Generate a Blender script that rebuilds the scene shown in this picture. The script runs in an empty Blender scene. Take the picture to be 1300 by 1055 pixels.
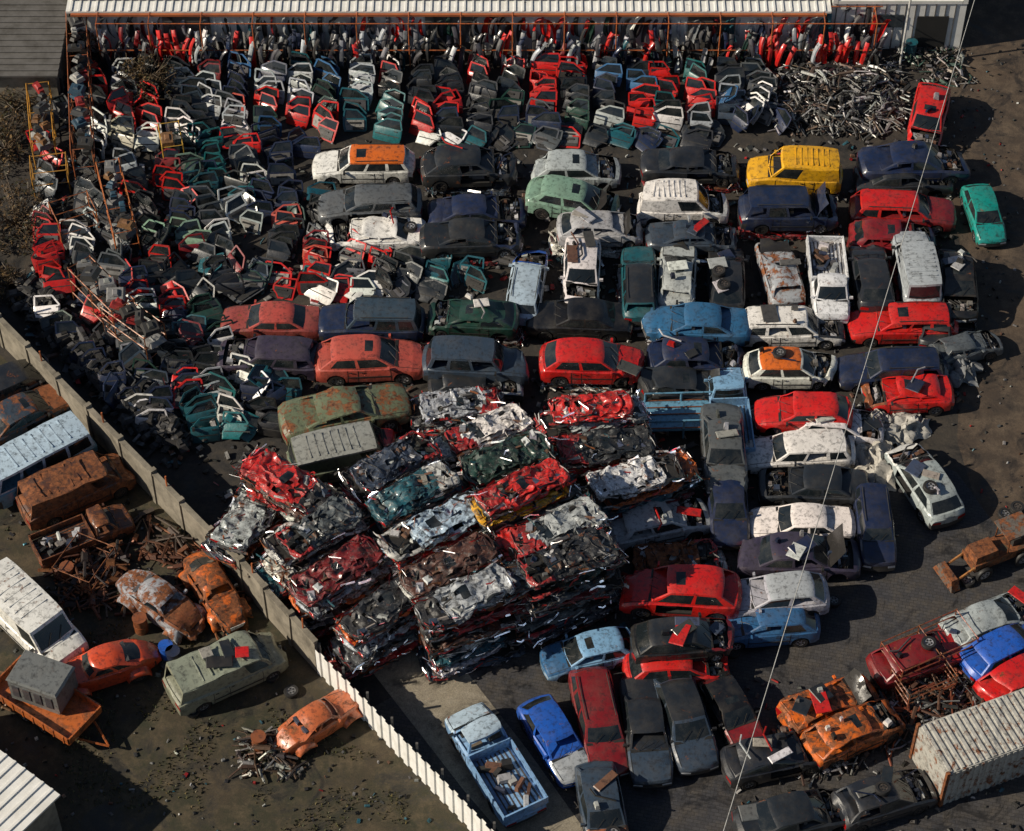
import bpy, bmesh, math, random
import numpy as np
from mathutils import Vector, Matrix, noise
R = random.Random(11)
rad = math.radians
# ------------------------------------------------------------------ camera / survey
ELEV, RNG, LENS = rad(50), 108.0, 85.0
FP = LENS/36*1300
CAM = Vector((0, -RNG*math.cos(ELEV), RNG*math.sin(ELEV)))
FW = Vector((0, math.cos(ELEV), -math.sin(ELEV)))
UP = Vector((0, math.sin(ELEV), math.cos(ELEV)))
def W(u, v, z=0.0):
    """aerial survey: photo coordinate of a point at height z -> site metres"""
    d = FW + Vector(((u-650)/FP, 0, 0)) + UP*((527.5-v)/FP)
    t = (z-CAM.z)/d.z
    return CAM + d*t

scene = bpy.context.scene
cam = bpy.data.objects.new("camera", bpy.data.cameras.new("camera"))
scene.collection.objects.link(cam)
cam.location = CAM
cam.rotation_euler = (math.pi/2-ELEV, 0, 0)
cam.data.lens = LENS; cam.data.sensor_width = 36
cam.data.clip_start = 1; cam.data.clip_end = 5000
scene.camera = cam
scene.view_settings.view_transform = 'Standard'
scene.view_settings.look = 'None'
scene.view_settings.exposure = 0

# ------------------------------------------------------------------ light
SUN_EL = rad(33)
to_sun = Vector((-0.96, -0.20, 0)).normalized()*math.cos(SUN_EL)+Vector((0, 0, math.sin(SUN_EL)))
sl = bpy.data.lights.new("sun", 'SUN'); sl.energy = 5.0; sl.angle = rad(0.5); sl.color = (1, .89, .72)
so = bpy.data.objects.new("sun", sl); scene.collection.objects.link(so)
so.rotation_euler = to_sun.to_track_quat('Z', 'Y').to_euler()
so.location = (-60, -10, 60)
w = bpy.data.worlds.new("World"); scene.world = w; w.use_nodes = True
nt = w.node_tree; nt.nodes.clear()
sky = nt.nodes.new('ShaderNodeTexSky'); sky.sky_type = 'NISHITA'; sky.sun_disc = False
sky.sun_elevation = SUN_EL; sky.sun_rotation = math.atan2(to_sun.x, to_sun.y)
bg = nt.nodes.new('ShaderNodeBackground'); bg.inputs[1].default_value = 0.05
wo = nt.nodes.new('ShaderNodeOutputWorld')
nt.links.new(sky.outputs[0], bg.inputs[0]); nt.links.new(bg.outputs[0], wo.inputs[0])

# ------------------------------------------------------------------ materials
def newmat(name):
    m = bpy.data.materials.new(name); m.use_nodes = True
    t = m.node_tree; t.nodes.clear()
    o = t.nodes.new('ShaderNodeOutputMaterial'); b = t.nodes.new('ShaderNodeBsdfPrincipled')
    t.links.new(b.outputs[0], o.inputs[0])
    return m, t, b, o
def node(t, typ, **kw):
    n = t.nodes.new(typ)
    for k, v in kw.items(): setattr(n, k, v)
    return n
def mixc(t, fac, a, b, mode='MIX'):
    n = t.nodes.new('ShaderNodeMix'); n.data_type = 'RGBA'; n.blend_type = mode
    for sock, val in ((n.inputs[0], fac), (n.inputs[6], a), (n.inputs[7], b)):
        if hasattr(val, 'is_output'): t.links.new(val, sock)
        elif isinstance(val, (int, float)): sock.default_value = val
        else: sock.default_value = (*val[:3], 1)
    return n.outputs[2]
def noi(t, scale, detail=5, rough=.6, vec=None, dist=0):
    n = t.nodes.new('ShaderNodeTexNoise'); n.inputs['Scale'].default_value = scale
    n.inputs['Detail'].default_value = detail; n.inputs['Roughness'].default_value = rough
    n.inputs['Distortion'].default_value = dist
    if vec is not None: t.links.new(vec, n.inputs['Vector'])
    return n.outputs[0]
def ramp(t, src, p0, p1, c0=(0, 0, 0), c1=(1, 1, 1)):
    n = t.nodes.new('ShaderNodeValToRGB'); e = n.color_ramp.elements
    e[0].position = p0; e[1].position = p1; e[0].color = (*c0, 1); e[1].color = (*c1, 1)
    t.links.new(src, n.inputs[0]); return n.outputs[0]
def math_(t, op, a, b):
    n = t.nodes.new('ShaderNodeMath'); n.operation = op
    for s, v in ((n.inputs[0], a), (n.inputs[1], b)):
        if hasattr(v, 'is_output'): t.links.new(v, s)
        else: s.default_value = v
    return n.outputs[0]
def bump(t, b, src, strength, dist):
    n = t.nodes.new('ShaderNodeBump'); n.inputs['Strength'].default_value = strength
    n.inputs['Distance'].default_value = dist
    t.links.new(src, n.inputs['Height']); t.links.new(n.outputs[0], b.inputs['Normal'])

def attr_mat(name, rough, metallic=0, coat=0, dust=.35, rusty=True, spec=.5, crush=False, back=True, grime=.6):
    m, t, b, o = newmat(name)
    a = node(t, 'ShaderNodeAttribute', attribute_name='col')
    geo = node(t, 'ShaderNodeNewGeometry')
    pos = geo.outputs['Position']
    acol, aal = a.outputs['Color'], a.outputs['Alpha']
    n1 = noi(t, 1.3, 5, .65, pos); n2 = noi(t, 5, 5, .75, pos); n3 = noi(t, 2.2, 7, .7, pos, .4)
    if crush:
        oi = node(t, 'ShaderNodeObjectInfo'); sp = node(t, 'ShaderNodeSeparateColor'); t.links.new(acol, sp.inputs[0])
        isp = math_(t, 'GREATER_THAN', sp.outputs[0], 5.)
        acol = mixc(t, isp, acol, oi.outputs['Color'])
        aal = math_(t, 'ADD', aal, math_(t, 'MULTIPLY', isp, oi.outputs['Alpha']))
    c = mixc(t, math_(t, 'MULTIPLY', ramp(t, n1, .42, .75), dust), acol, (.12, .10, .075))
    c = mixc(t, math_(t, 'MULTIPLY', ramp(t, n2, .50, .66), grime), c, (.02, .018, .017))
    if crush:
        n4 = noi(t, 9, 5, .8, pos, 1.2); n5 = noi(t, 2.6, 4, .7, pos, 1.5)
        c = mixc(t, math_(t, 'MULTIPLY', ramp(t, n5, .49, .60), .72), c, (.016, .015, .015))
        c = mixc(t, math_(t, 'MULTIPLY', ramp(t, n4, .58, .65), .5), c, (.42, .41, .39))
    if rusty:
        rc = mixc(t, ramp(t, n2, .35, .65), (.028, .012, .008), (.30, .10, .032))
        f = math_(t, 'SUBTRACT', math_(t, 'ADD', n3, math_(t, 'MULTIPLY', aal, .55)), .68)
        f = math_(t, 'MULTIPLY', f, 12)
        cl = node(t, 'ShaderNodeClamp'); t.links.new(f, cl.inputs[0]); f = cl.outputs[0]
        c = mixc(t, f, c, rc)
        r = math_(t, 'MAXIMUM', math_(t, 'MULTIPLY', f, .8), math_(t, 'ADD', math_(t, 'MULTIPLY', n1, .4), rough-.15))
        t.links.new(r, b.inputs['Roughness'])
        if coat:
            t.links.new(math_(t, 'MULTIPLY', math_(t, 'SUBTRACT', 1, f), coat), b.inputs['Coat Weight'])
            b.inputs['Coat Roughness'].default_value = .14
    else: b.inputs['Roughness'].default_value = rough
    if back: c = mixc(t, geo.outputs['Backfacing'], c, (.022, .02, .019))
    b.inputs['Metallic'].default_value = metallic
    b.inputs['Specular IOR Level'].default_value = spec
    t.links.new(c, b.inputs['Base Color'])
    bump(t, b, n2 if crush else n1, .4, .08)
    return m
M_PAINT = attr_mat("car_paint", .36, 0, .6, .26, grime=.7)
M_DOORP = attr_mat("door_paint", .36, 0, .5, .18, back=False, grime=.5)
M_CRUSH = attr_mat("crumpled_paint", .42, 0, .35, .15, crush=True, back=False, grime=.6)
M_PLAS = attr_mat("worn_plastic_rubber", .55, 0, 0, .20, False, back=False)
M_METAL = attr_mat("scrap_metal", .45, .45, 0, .3, back=False)
m, t, b, o = newmat("car_glass")
b.inputs['Specular IOR Level'].default_value = .8
geo = node(t, 'ShaderNodeNewGeometry')
dn = ramp(t, noi(t, 1.1, 5, .7, geo.outputs['Position']), .45, .85)
t.links.new(mixc(t, dn, (.010, .014, .017), (.06, .06, .055)), b.inputs['Base Color'])
t.links.new(math_(t, 'ADD', math_(t, 'MULTIPLY', dn, .5), .04), b.inputs['Roughness'])
M_GLASS = m
m, t, b, o = newmat("lamp_lens")
a = node(t, 'ShaderNodeAttribute', attribute_name='col'); t.links.new(a.outputs['Color'], b.inputs['Base Color'])
b.inputs['Roughness'].default_value = .12; b.inputs['Metallic'].default_value = .2
M_LAMP = m
MATS = [M_PAINT, M_GLASS, M_PLAS, M_METAL, M_LAMP]
DMATS = [M_DOORP, M_GLASS, M_PLAS, M_METAL, M_LAMP]
CMATS = [M_CRUSH, M_GLASS, M_PLAS, M_METAL, M_LAMP]
P, G, K, S, L = range(5)

def ground_mat(name, c1, c2, c3, s1=.15, s2=2.0, rough=.9, bump_s=.5, brick=False):
    m, t, b, o = newmat(name)
    geo = node(t, 'ShaderNodeNewGeometry'); pos = geo.outputs['Position']
    a = noi(t, s1, 8, .7, pos, .6); d = noi(t, s2, 8, .75, pos); e = noi(t, 18, 4, .7, pos)
    c = mixc(t, ramp(t, a, .38, .60), c1, c2)
    c = mixc(t, ramp(t, d, .46, .68), c, c3)
    c = mixc(t, math_(t, 'MULTIPLY', ramp(t, e, .35, .7), .5), c, (.012, .012, .011))
    if brick:
        br = node(t, 'ShaderNodeTexBrick'); br.inputs['Scale'].default_value = 1.0
        br.inputs['Brick Width'].default_value = .30; br.inputs['Row Height'].default_value = .16
        br.inputs['Mortar Size'].default_value = .012
        br.inputs['Color1'].default_value = (1, 1, 1, 1); br.inputs['Color2'].default_value = (.66, .66, .70, 1)
        br.inputs['Mortar'].default_value = (.36, .36, .34, 1)
        mp = node(t, 'ShaderNodeMapping'); mp.inputs['Rotation'].default_value = (0, 0, rad(12))
        t.links.new(pos, mp.inputs[0]); t.links.new(mp.outputs[0], br.inputs['Vector'])
        c = mixc(t, .85, c, br.outputs['Color'], 'MULTIPLY')
    st = ramp(t, noi(t, .45, 7, .75, pos, 1.6), .50, .62)
    c = mixc(t, math_(t, 'MULTIPLY', st, .7), c, (.012, .012, .012))
    t.links.new(c, b.inputs['Base Color'])
    t.links.new(math_(t, 'SUBTRACT', rough, math_(t, 'MULTIPLY', st, .35)), b.inputs['Roughness'])
    bump(t, b, d, bump_s, .05)
    return m
G_YARD = ground_mat("oily_yard_ground", (.024, .023, .024), (.044, .037, .030), (.075, .060, .045))
G_ROAD = ground_mat("dirt_road_surface", (.10, .068, .045), (.055, .04, .030), (.15, .11, .075), .2, 1.0)
G_PAVE = ground_mat("block_paving_surface", (.050, .053, .066), (.075, .070, .070), (.11, .092, .072), .2, .8, .8, .3, True)
G_CONC = ground_mat("concrete_surface", (.32, .28, .21), (.24, .21, .165), (.38, .34, .27), .4, 3, .85, .2)
G_DIRT = ground_mat("earth_surface", (.065, .048, .028), (.032, .034, .016), (.12, .09, .052), .25, 1.3)

# ------------------------------------------------------------------ geometry soup
class Soup:
    def __init__(s): s.V = []; s.F = []; s.C = []; s.M = []
    def add(s, vs, fs, col, mat=P, mx=None):
        b = len(s.V)
        if len(col) == 3: col = (*col, 0)
        if mx is not None: vs = [mx @ Vector(v) for v in vs]
        s.V.extend([tuple(v) for v in vs])
        for f in fs:
            s.F.append(tuple(i+b for i in f)); s.C.append(col); s.M.append(mat)
    def quad(s, a, b, c, d, col, mat=P): s.add([a, b, c, d], [(0, 1, 2, 3)], col, mat)
    def box(s, c, d, col, mat=P, mx=None, tp=1.0):
        x, y, z = c; a, b_, h = d[0]/2, d[1]/2, d[2]/2
        vs = [(x-a, y-b_, z-h), (x+a, y-b_, z-h), (x+a, y+b_, z-h), (x-a, y+b_, z-h),
              (x-a*tp, y-b_*tp, z+h), (x+a*tp, y-b_*tp, z+h), (x+a*tp, y+b_*tp, z+h), (x-a*tp, y+b_*tp, z+h)]
        s.add(vs, [(3, 2, 1, 0), (4, 5, 6, 7), (0, 1, 5, 4), (1, 2, 6, 5), (2, 3, 7, 6), (3, 0, 4, 7)], col, mat, mx)
    def tube(s, p0, p1, r, col, mat=S, n=6, mx=None, caps=True):
        p0 = Vector(p0); p1 = Vector(p1); d = (p1-p0)
        if d.length < 1e-6: return
        q = d.to_track_quat('Z', 'Y'); vs = []
        for p in (p0, p1):
            for i in range(n):
                a = 2*math.pi*i/n; vs.append(p+q @ Vector((r*math.cos(a), r*math.sin(a), 0)))
        fs = [(i, (i+1) % n, n+(i+1) % n, n+i) for i in range(n)]
        if caps: fs += [tuple(range(n-1, -1, -1)), tuple(range(n, 2*n))]
        s.add(vs, fs, col, mat, mx)
    def merge(s, o, mx=None, recol=None):
        b = len(s.V)
        s.V.extend([tuple(mx @ Vector(v)) for v in o.V] if mx is not None else o.V)
        s.F.extend([tuple(i+b for i in f) for f in o.F]); s.M.extend(o.M)
        s.C.extend([recol(c) for c in o.C] if recol else o.C)
    def weld(s):
        key = {}; mp = []; V = []
        for v in s.V:
            k = (round(v[0], 3), round(v[1], 3), round(v[2], 3))
            if k not in key: key[k] = len(V); V.append(v)
            mp.append(key[k])
        F = []; C = []; M = []
        for f, c, m in zip(s.F, s.C, s.M):
            g = []
            for i in f:
                j = mp[i]
                if j not in g: g.append(j)
            if len(g) > 2: F.append(tuple(g)); C.append(c); M.append(m)
        s.V, s.F, s.C, s.M = V, F, C, M
    def subdiv(s):
        V = list(s.V); em = {}; F = []; C = []; M = []
        def mid(a, b):
            k = (a, b) if a < b else (b, a)
            if k not in em:
                em[k] = len(V); V.append(tuple((V[a][i]+V[b][i])/2 for i in range(3)))
            return em[k]
        for f, c, m in zip(s.F, s.C, s.M):
            n = len(f); ce = len(V); V.append(tuple(sum(V[i][k] for i in f)/n for k in range(3)))
            ms = [mid(f[i], f[(i+1) % n]) for i in range(n)]
            for i in range(n):
                F.append((ms[i-1], f[i], ms[i], ce)); C.append(c); M.append(m)
        s.V, s.F, s.C, s.M = V, F, C, M
    def mesh(s, name, mats=None, smooth=35, recalc=False):
        me = bpy.data.meshes.new(name); me.from_pydata(s.V, [], s.F)
        for m in (mats or MATS): me.materials.append(m)
        n = len(s.F)
        if n:
            me.polygons.foreach_set('material_index', np.array(s.M, dtype=np.int32))
            lt = np.array([len(f) for f in s.F])
            ca = me.color_attributes.new('col', 'FLOAT_COLOR', 'CORNER')
            ca.data.foreach_set('color', np.repeat(np.array(s.C, dtype=np.float32), lt, axis=0).ravel())
            if recalc:
                bm = bmesh.new(); bm.from_mesh(me); bmesh.ops.recalc_face_normals(bm, faces=bm.faces[:]); bm.to_mesh(me); bm.free()
            if smooth:
                me.polygons.foreach_set('use_smooth', np.ones(n, dtype=bool))
                me.set_sharp_from_angle(angle=rad(smooth))
        me.update(); return me
    def build(s, name, mats=None, parent=None, mw=None, smooth=35, recalc=False):
        me = s.mesh(name, mats, smooth, recalc)
        ob = bpy.data.objects.new(name, me); scene.collection.objects.link(ob)
        if parent: ob.parent = parent
        if mw is not None: ob.matrix_local = mw
        return ob
def lerp(a, b, t): return a+(b-a)*t
def interp(tab, x):
    if x <= tab[0][0]: return tab[0][1]
    for (a, b), (c, d) in zip(tab, tab[1:]):
        if x <= c: return b+(d-b)*(x-a)/(c-a) if c > a else d
    return tab[-1][1]

# ------------------------------------------------------------------ colours
C = dict(red=(.56, .012, .010), dred=(.20, .010, .014), coral=(.50, .085, .06), white=(.80, .80, .77), silver=(.40, .43, .46),
         grey=(.09, .10, .11), dark=(.016, .020, .026), black=(.007, .008, .010), navy=(.010, .020, .058), slate=(.035, .055, .085),
         blue=(.015, .10, .48), ltblue=(.20, .38, .60), teal=(.005, .27, .25), dteal=(.01, .12, .13), dgreen=(.010, .045, .035), pgreen=(.24, .38, .28),
         yellow=(.78, .40, .012), orange=(.66, .14, .015), rust=(.26, .08, .028), brown=(.09, .035, .022), purple=(.045, .035, .065),
         bteal=(.01, .09, .12), olive=(.15, .17, .11), cream=(.55, .5, .4), bluewhite=(.45, .58, .7), mblue=(.03, .12, .27))
def jit(c, a=.12):
    k = 1+R.uniform(-a, a)
    return tuple(max(0, x*k*(1+R.uniform(-.05, .05))) for x in c[:3])

# ------------------------------------------------------------------ car generator
T = {
 'hatch': dict(L=3.95, W=1.68, H=1.42, wf=.18, wr=.82, g=(.25, .42, .84, .965), ts=[0, .05, .47, .52, .88, 1], fl=[0, 1, 0, 1, 0],
    deck=[(0, .58), (.02, .70), (.1, .82), (.25, .93), (.9, .96), (.97, .93), (1, .78)]),
 'sedan': dict(L=4.55, W=1.74, H=1.40, wf=.18, wr=.80, g=(.27, .41, .70, .84), ts=[0, .05, .47, .52, .93, 1], fl=[0, 1, 0, 1, 0],
    deck=[(0, .58), (.015, .72), (.1, .83), (.27, .93), (.82, .98), (.96, .96), (1, .80)]),
 'estate': dict(L=4.6, W=1.72, H=1.44, wf=.18, wr=.80, g=(.26, .38, .91, .975), ts=[0, .04, .34, .38, .66, .71, .94, 1], fl=[0, 1, 0, 1, 0, 1, 0],
    deck=[(0, .58), (.015, .72), (.1, .83), (.26, .93), (.95, .95), (1, .78)]),
 'suv': dict(L=4.5, W=1.78, H=1.74, wf=.18, wr=.80, g=(.26, .35, .92, .975), ts=[0, .04, .36, .40, .68, .73, .94, 1], fl=[0, 1, 0, 1, 0, 1, 0],
    deck=[(0, .75), (.015, .92), (.1, 1.0), (.26, 1.08), (.95, 1.08), (1, .9)]),
 'van': dict(L=4.9, W=1.85, H=1.95, wf=.17, wr=.80, g=(.14, .25, .95, .985), ts=[0, .04, .25, .29, .6, 1], fl=[0, 1, 0, 0, 0],
    deck=[(0, .70), (.02, .92), (.14, 1.08), (.95, 1.1), (1, .95)]),
 'smallvan': dict(L=4.1, W=1.7, H=1.78, wf=.17, wr=.82, g=(.22, .36, .955, .985), ts=[0, .04, .38, .43, .7, 1], fl=[0, 1, 0, 0, 0],
    deck=[(0, .65), (.02, .82), (.1, .93), (.22, 1.02), (.95, 1.02), (1, .85)]),
 'bus': dict(L=4.7, W=1.78, H=2.05, wf=.2, wr=.76, g=(.015, .07, .955, .985), ts=[0, .03, .22, .25, .47, .5, .72, .75, .97, 1], fl=[0, 1, 0, 1, 0, 1, 0, 1, 0],
    deck=[(0, 1.0), (.02, 1.12), (.95, 1.12), (1, 1.05)]),
 'pickup': dict(L=5.0, W=1.8, H=1.75, wf=.17, wr=.78, g=(.17, .25, .385, .40), ts=[0, .08, .9, 1], fl=[0, 1, 0],
    deck=[(0, .65), (.02, .85), (.17, 1.02), (.41, 1.02), (.425, .72), (.98, .72), (1, .6)]),
 'beetle': dict(L=4.05, W=1.42, H=1.46, wf=.2, wr=.78, g=(.32, .42, .64, .90), ts=[0, .09, .46, .53, .80, 1], fl=[0, 1, 0, 1, 0],
    deck=[(0, .38), (.02, .52), (.06, .68), (.12, .80), (.2, .90), (.32, .97), (.7, 1.0), (.86, .96), (.93, .80), (.98, .58), (1, .42)]),
}
NODE_C = [(.45, .45, .46), (.05, .05, .05), (.12, .12, .12), (.3, .28, .25), (.02, .02, .02), (.16, .08, .05), (.6, .6, .6), (.05, .07, .12)]
def engine(s, x0, x1, hw, z0, z1, rng):
    s.box(((x0+x1)/2, 0, z0), (x1-x0, hw*2, .05), (.015, .015, .015), K)
    for i in range(20):
        dx = rng.uniform(.08, .35); dy = rng.uniform(.1, .4); dz = rng.uniform(.1, z1-z0)
        s.box((rng.uniform(x0+dx/2, x1-dx/2), rng.uniform(-hw+dy/2, hw-dy/2), z0+dz/2), (dx, dy, dz), jit(rng.choice(NODE_C)), rng.choice([K, S, S]), tp=.85)
    for i in range(7):
        s.tube((rng.uniform(x0, x1), rng.uniform(-hw, hw), z1-.1), (rng.uniform(x0, x1), rng.uniform(-hw, hw), z1-.02), .025, (.02, .02, .02), K, 5)
def wheel(s, x, y, z, r, side, rng, mx=None):
    n = 14; wd = .1; vs = []
    prof = [(r*.62, -wd), (r*.94, -wd), (r, -wd*.6), (r, wd*.6), (r*.94, wd), (r*.62, wd)]
    for (rr, yy) in prof:
        for i in range(n):
            a = 2*math.pi*i/n; vs.append((x+rr*math.cos(a), y+yy, z+rr*math.sin(a)))
    fs = []
    for k in range(5):
        for i in range(n): fs.append((k*n+i, (k+1)*n+i, (k+1)*n+(i+1) % n, k*n+(i+1) % n))
    s.add(vs, fs, (.018, .018, .019), K, mx)
    rc = rng.choice([(.5, .5, .52), (.3, .3, .31), (.12, .1, .09)])
    for sg in (-1, 1):
        vs = [(x+r*.62*math.cos(2*math.pi*i/n), y+sg*wd*.7, z+r*.62*math.sin(2*math.pi*i/n)) for i in range(n)]+[(x, y+sg*wd*.5, z)]
        s.add(vs, [(i, (i+1) % n, n) for i in range(n)], rc, S, mx)
        for i in range(5):
            a = 2*math.pi*i/5; s.box((x+r*.35*math.cos(a), y+sg*wd*.68, z+r*.35*math.sin(a)), (.07, .02, .07), (.02, .02, .02), K, mx)
def car_soup(kind, col, rust=0., roofcol=None, bonnet='ok', broken=.2, doors=True, wheels=True, seed=0, bump_dark=None, detail=True, bcol=None, hcol=None):
    rng = random.Random(seed*13+5)
    t = T[kind]; Ln, Wd, H = t['L'], t['W'], t['H']; hw = Wd/2; g = t['g']; s = Soup()
    pc = (*col[:3], rust); rc = (*(roofcol or col)[:3], rust); bc = (*(bcol or col)[:3], rust)
    hc = (*(hcol or bcol or col)[:3], rust)
    if bump_dark is None: bump_dark = rng.random() < .45
    X = lambda f: Ln*(.5-f)
    deck = t['deck']; sill = .24; ra = .36; zc = .31
    archs = [t['wf']*Ln, t['wr']*Ln]
    st = {0, .012, .035, .06, .12, g[0]-.025, g[0], .96, .985, 1, (g[0]+g[3])/2}
    for d in deck: st.add(d[0])
    for a in archs:
        for k in (-1, -.93, -.7, -.35, 0, .35, .7, .93, 1): st.add((a+ra*k)/Ln)
    dA = (archs[0]+ra)/Ln+.025; dB = (g[0]+g[3])/2
    dC = min((archs[1]-ra)/Ln-.02, g[3]); st |= {dA, dC}
    for k in range(1, 5): st.add(lerp(dA, dC, k/5))
    st = sorted(st); xs = [st[0]]
    for x in st[1:]:
        if x-xs[-1] > .0045: xs.append(x)
    xs[-1] = 1
    def z0(f):
        x = f*Ln
        for a in archs:
            d = abs(x-a)
            if d < ra*.97: return zc+math.sqrt(ra*ra-d*d)
        return sill+(.06 if f < .03 or f > .97 else 0)
    wtab = [(0, .86), (.02, .92), (.08, .975), (.2, 1), (.85, 1), (.95, .97), (1, .90)]
    if kind == 'beetle': wtab = [(0, .45), (.04, .62), (.12, .78), (.25, .95), (.35, 1), (.65, 1), (.8, .9), (.92, .72), (1, .5)]
    def sec(f):
        d = interp(deck, f); w_ = hw*interp(wtab, f); z = z0(f); top = d-.07
        z1 = max(lerp(sill, top, .34), z+.015); z2 = max(lerp(sill, top, .66), z+.03); top = max(top, z2+.01)
        return [(w_*.95, z), (w_*.995, z1), (w_, z2), (w_*.965, top), (w_*.87, d), (w_*.45, d+.018), (0, d+.028)]
    def warp(p):
        x, y, z = p; f = .5-x/Ln; k = max(0, 1-f/.2) if f < .2 else max(0, (f-.85)/.15)*-1
        amt = .13 if kind not in ('bus', 'van', 'pickup') else .05
        return (x+amt*k*(1-(y/hw)**2), y, z)
    secs = [sec(f) for f in xs]
    for i in range(len(xs)-1):
        f0, f1 = xs[i], xs[i+1]; fm = (f0+f1)/2
        for sg in (-1, 1):
            for k in range(6):
                if bonnet != 'ok' and k >= 4 and .05 < fm < g[0]-.02: continue
                if not doors and k in (1, 2) and dA <= fm <= dB and sg == (1 if seed % 2 else -1): continue
                a, b_, c_, d_ = secs[i][k], secs[i+1][k], secs[i+1][k+1], secs[i][k+1]
                cc, mm = bc, P
                if k >= 3 and fm < g[0]: cc = hc
                if (fm < .03 or fm > .97) and k <= 1 and bump_dark: cc, mm = (.03, .03, .032, 0), K
                q = [warp((X(f0), sg*a[0], a[1])), warp((X(f1), sg*b_[0], b_[1])), warp((X(f1), sg*c_[0], c_[1])), warp((X(f0), sg*d_[0], d_[1]))]
                if sg < 0: q.reverse()
                s.quad(*q, cc, mm)
    cols = [-1, -.52, 0, .52, 1]
    for end, f in ((0, 0.), (1, 1.)):
        se = sec(f)
        for k in range(4):
            for j in range(4):
                def pt(kk, cc):
                    zz = se[kk][1]
                    if kk == 4: zz += .028 if cc == 0 else (.018 if abs(cc) < .9 else 0)
                    return warp((X(f), se[kk][0]*cc, zz))
                q = [pt(k, cols[j]), pt(k, cols[j+1]), pt(k+1, cols[j+1]), pt(k+1, cols[j])]
                if end: q.reverse()
                cc, mm = bc, P
                if k <= 1 and bump_dark: cc, mm = (.03, .03, .032, 0), K
                if k == 2 and kind != 'beetle':
                    if j in (0, 3): cc, mm = ((.55, .57, .6, 0) if not end else (.35, .01, .01, 0)), L
                    elif not end: cc, mm = (.02, .02, .02, 0), K
                s.quad(*q, cc, mm)
    crown = .13 if kind == 'beetle' else .045
    zb = lambda tt: interp(deck, lerp(g[0], g[3], tt))-.012
    zr = lambda tt: H-.05-(crown-.045)-.05*(2*tt-1)**2-(.02 if tt > .9 else 0)
    yb = lambda tt: hw*interp([(0, .86), (.15, .93), (.8, .93), (1, .86 if kind != 'beetle' else .6)], tt)
    inw = {'bus': .90, 'van': .88, 'smallvan': .86}.get(kind, .76)
    yt = lambda tt: hw*interp([(0, inw*.95), (.15, inw), (.8, inw), (1, inw*.95)], tt)
    blg = .10 if kind not in ('van', 'bus') else .05
    def gp(tt, v, c_=1.0, sg=1):
        x = lerp(X(lerp(g[0], g[3], tt)), X(lerp(g[1], g[2], tt)), v)
        b0 = blg*(1-c_*c_)*(1-2*tt)*(1-.4*v)
        y = lerp(yb(tt), yt(tt), v**1.15)*c_*sg
        z = lerp(zb(tt), zr(tt), v)+(crown*(1-c_*c_)*v)
        return (x+b0, y, z)
    rows = [0, .1, .5, .86, 1]; brk = {}
    if kind == 'beetle': rows = [0, .22, .5, .8, 1]
    def glassy(key):
        if key not in brk: brk[key] = rng.random() < broken
        return not brk[key]
    for sg in (-1, 1):
        for i in range(len(t['ts'])-1):
            for k in range(4):
                q = [gp(t['ts'][i], rows[k], 1, sg), gp(t['ts'][i+1], rows[k], 1, sg), gp(t['ts'][i+1], rows[k+1], 1, sg), gp(t['ts'][i], rows[k+1], 1, sg)]
                if sg < 0: q.reverse()
                if t['fl'][i] and k in (1, 2):
                    if glassy((sg, i)): s.quad(*q, (0, 0, 0), G)
                else: s.quad(*q, pc if k < 3 else rc, P)
    cs = [-1, -.9, -.45, 0, .45, .9, 1]
    for tt in (0., 1.):
        for j in range(6):
            for k in range(4):
                q = [gp(tt, rows[k], cs[j]), gp(tt, rows[k], cs[j+1]), gp(tt, rows[k+1], cs[j+1]), gp(tt, rows[k+1], cs[j])]
                if tt == 1: q.reverse()
                if 0 < j < 5 and k in (1, 2):
                    if glassy(tt): s.quad(*q, (0, 0, 0), G)
                else: s.quad(*q, pc, P)
    rts = [0, .12, .3, .5, .7, .88, 1]
    sunroof = rng.random() < .3 and kind in ('hatch', 'sedan', 'estate')
    for i in range(6):
        for j in range(6):
            q = [gp(rts[i], 1, cs[j]), gp(rts[i], 1, cs[j+1]), gp(rts[i+1], 1, cs[j+1]), gp(rts[i+1], 1, cs[j])]
            if sunroof and i == 1 and j in (2, 3): s.quad(*q, (0, 0, 0), G)
            else: s.quad(*q, rc, P)
    s.weld()
    if kind == 'beetle':
        for a in archs:
            for sg in (-1, 1):
                nu, nv = 12, 6; vs = []
                for v in range(nv+1):
                    for u in range(nu+1):
                        th = math.pi*u/nu; ph = math.pi/2*v/nv
                        vs.append((Ln/2-a+.52*math.cos(th)*(1-.15*v/nv), sg*(hw-.30+.46*math.sin(ph)), .28+.50*math.sin(th)*math.cos(ph*.72)))
                s.add(vs, [(v*(nu+1)+u, v*(nu+1)+u+1, (v+1)*(nu+1)+u+1, (v+1)*(nu+1)+u) for v in range(nv) for u in range(nu)], bc, P)
    if not detail: return s
    s.box((0, 0, .42), (Ln*.93, Wd*.66, .3), (.02, .019, .018), K)
    s.box((X((dA+g[3])/2), 0, .36), ((g[3]-dA)*Ln, Wd*.88, .08), (.03, .03, .03), K)
    ic = rng.choice([(.05, .05, .055), (.10, .10, .11), (.16, .13, .1), (.04, .05, .08)])
    xd = X(lerp(g[0], g[1], .55))
    s.box((xd, 0, .8 if kind in ('hatch', 'sedan', 'estate', 'beetle') else .95), (.35, Wd*.74, .22), (.03, .03, .032), K)
    for row, fx in enumerate((.28, .62)):
        if kind in ('van', 'smallvan', 'pickup') and row: continue
        xx = X(lerp(g[0], g[3], fx))-.05
        if kind == 'pickup': xx = X(.34)
        for sg in (-1, 1):
            s.box((xx+.2, sg*hw*.42, .62), (.5, hw*.7, .2), ic, K)
            s.box((xx-.12, sg*hw*.42, .9), (.16, hw*.62, .6), ic, K, tp=.8)
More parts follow.
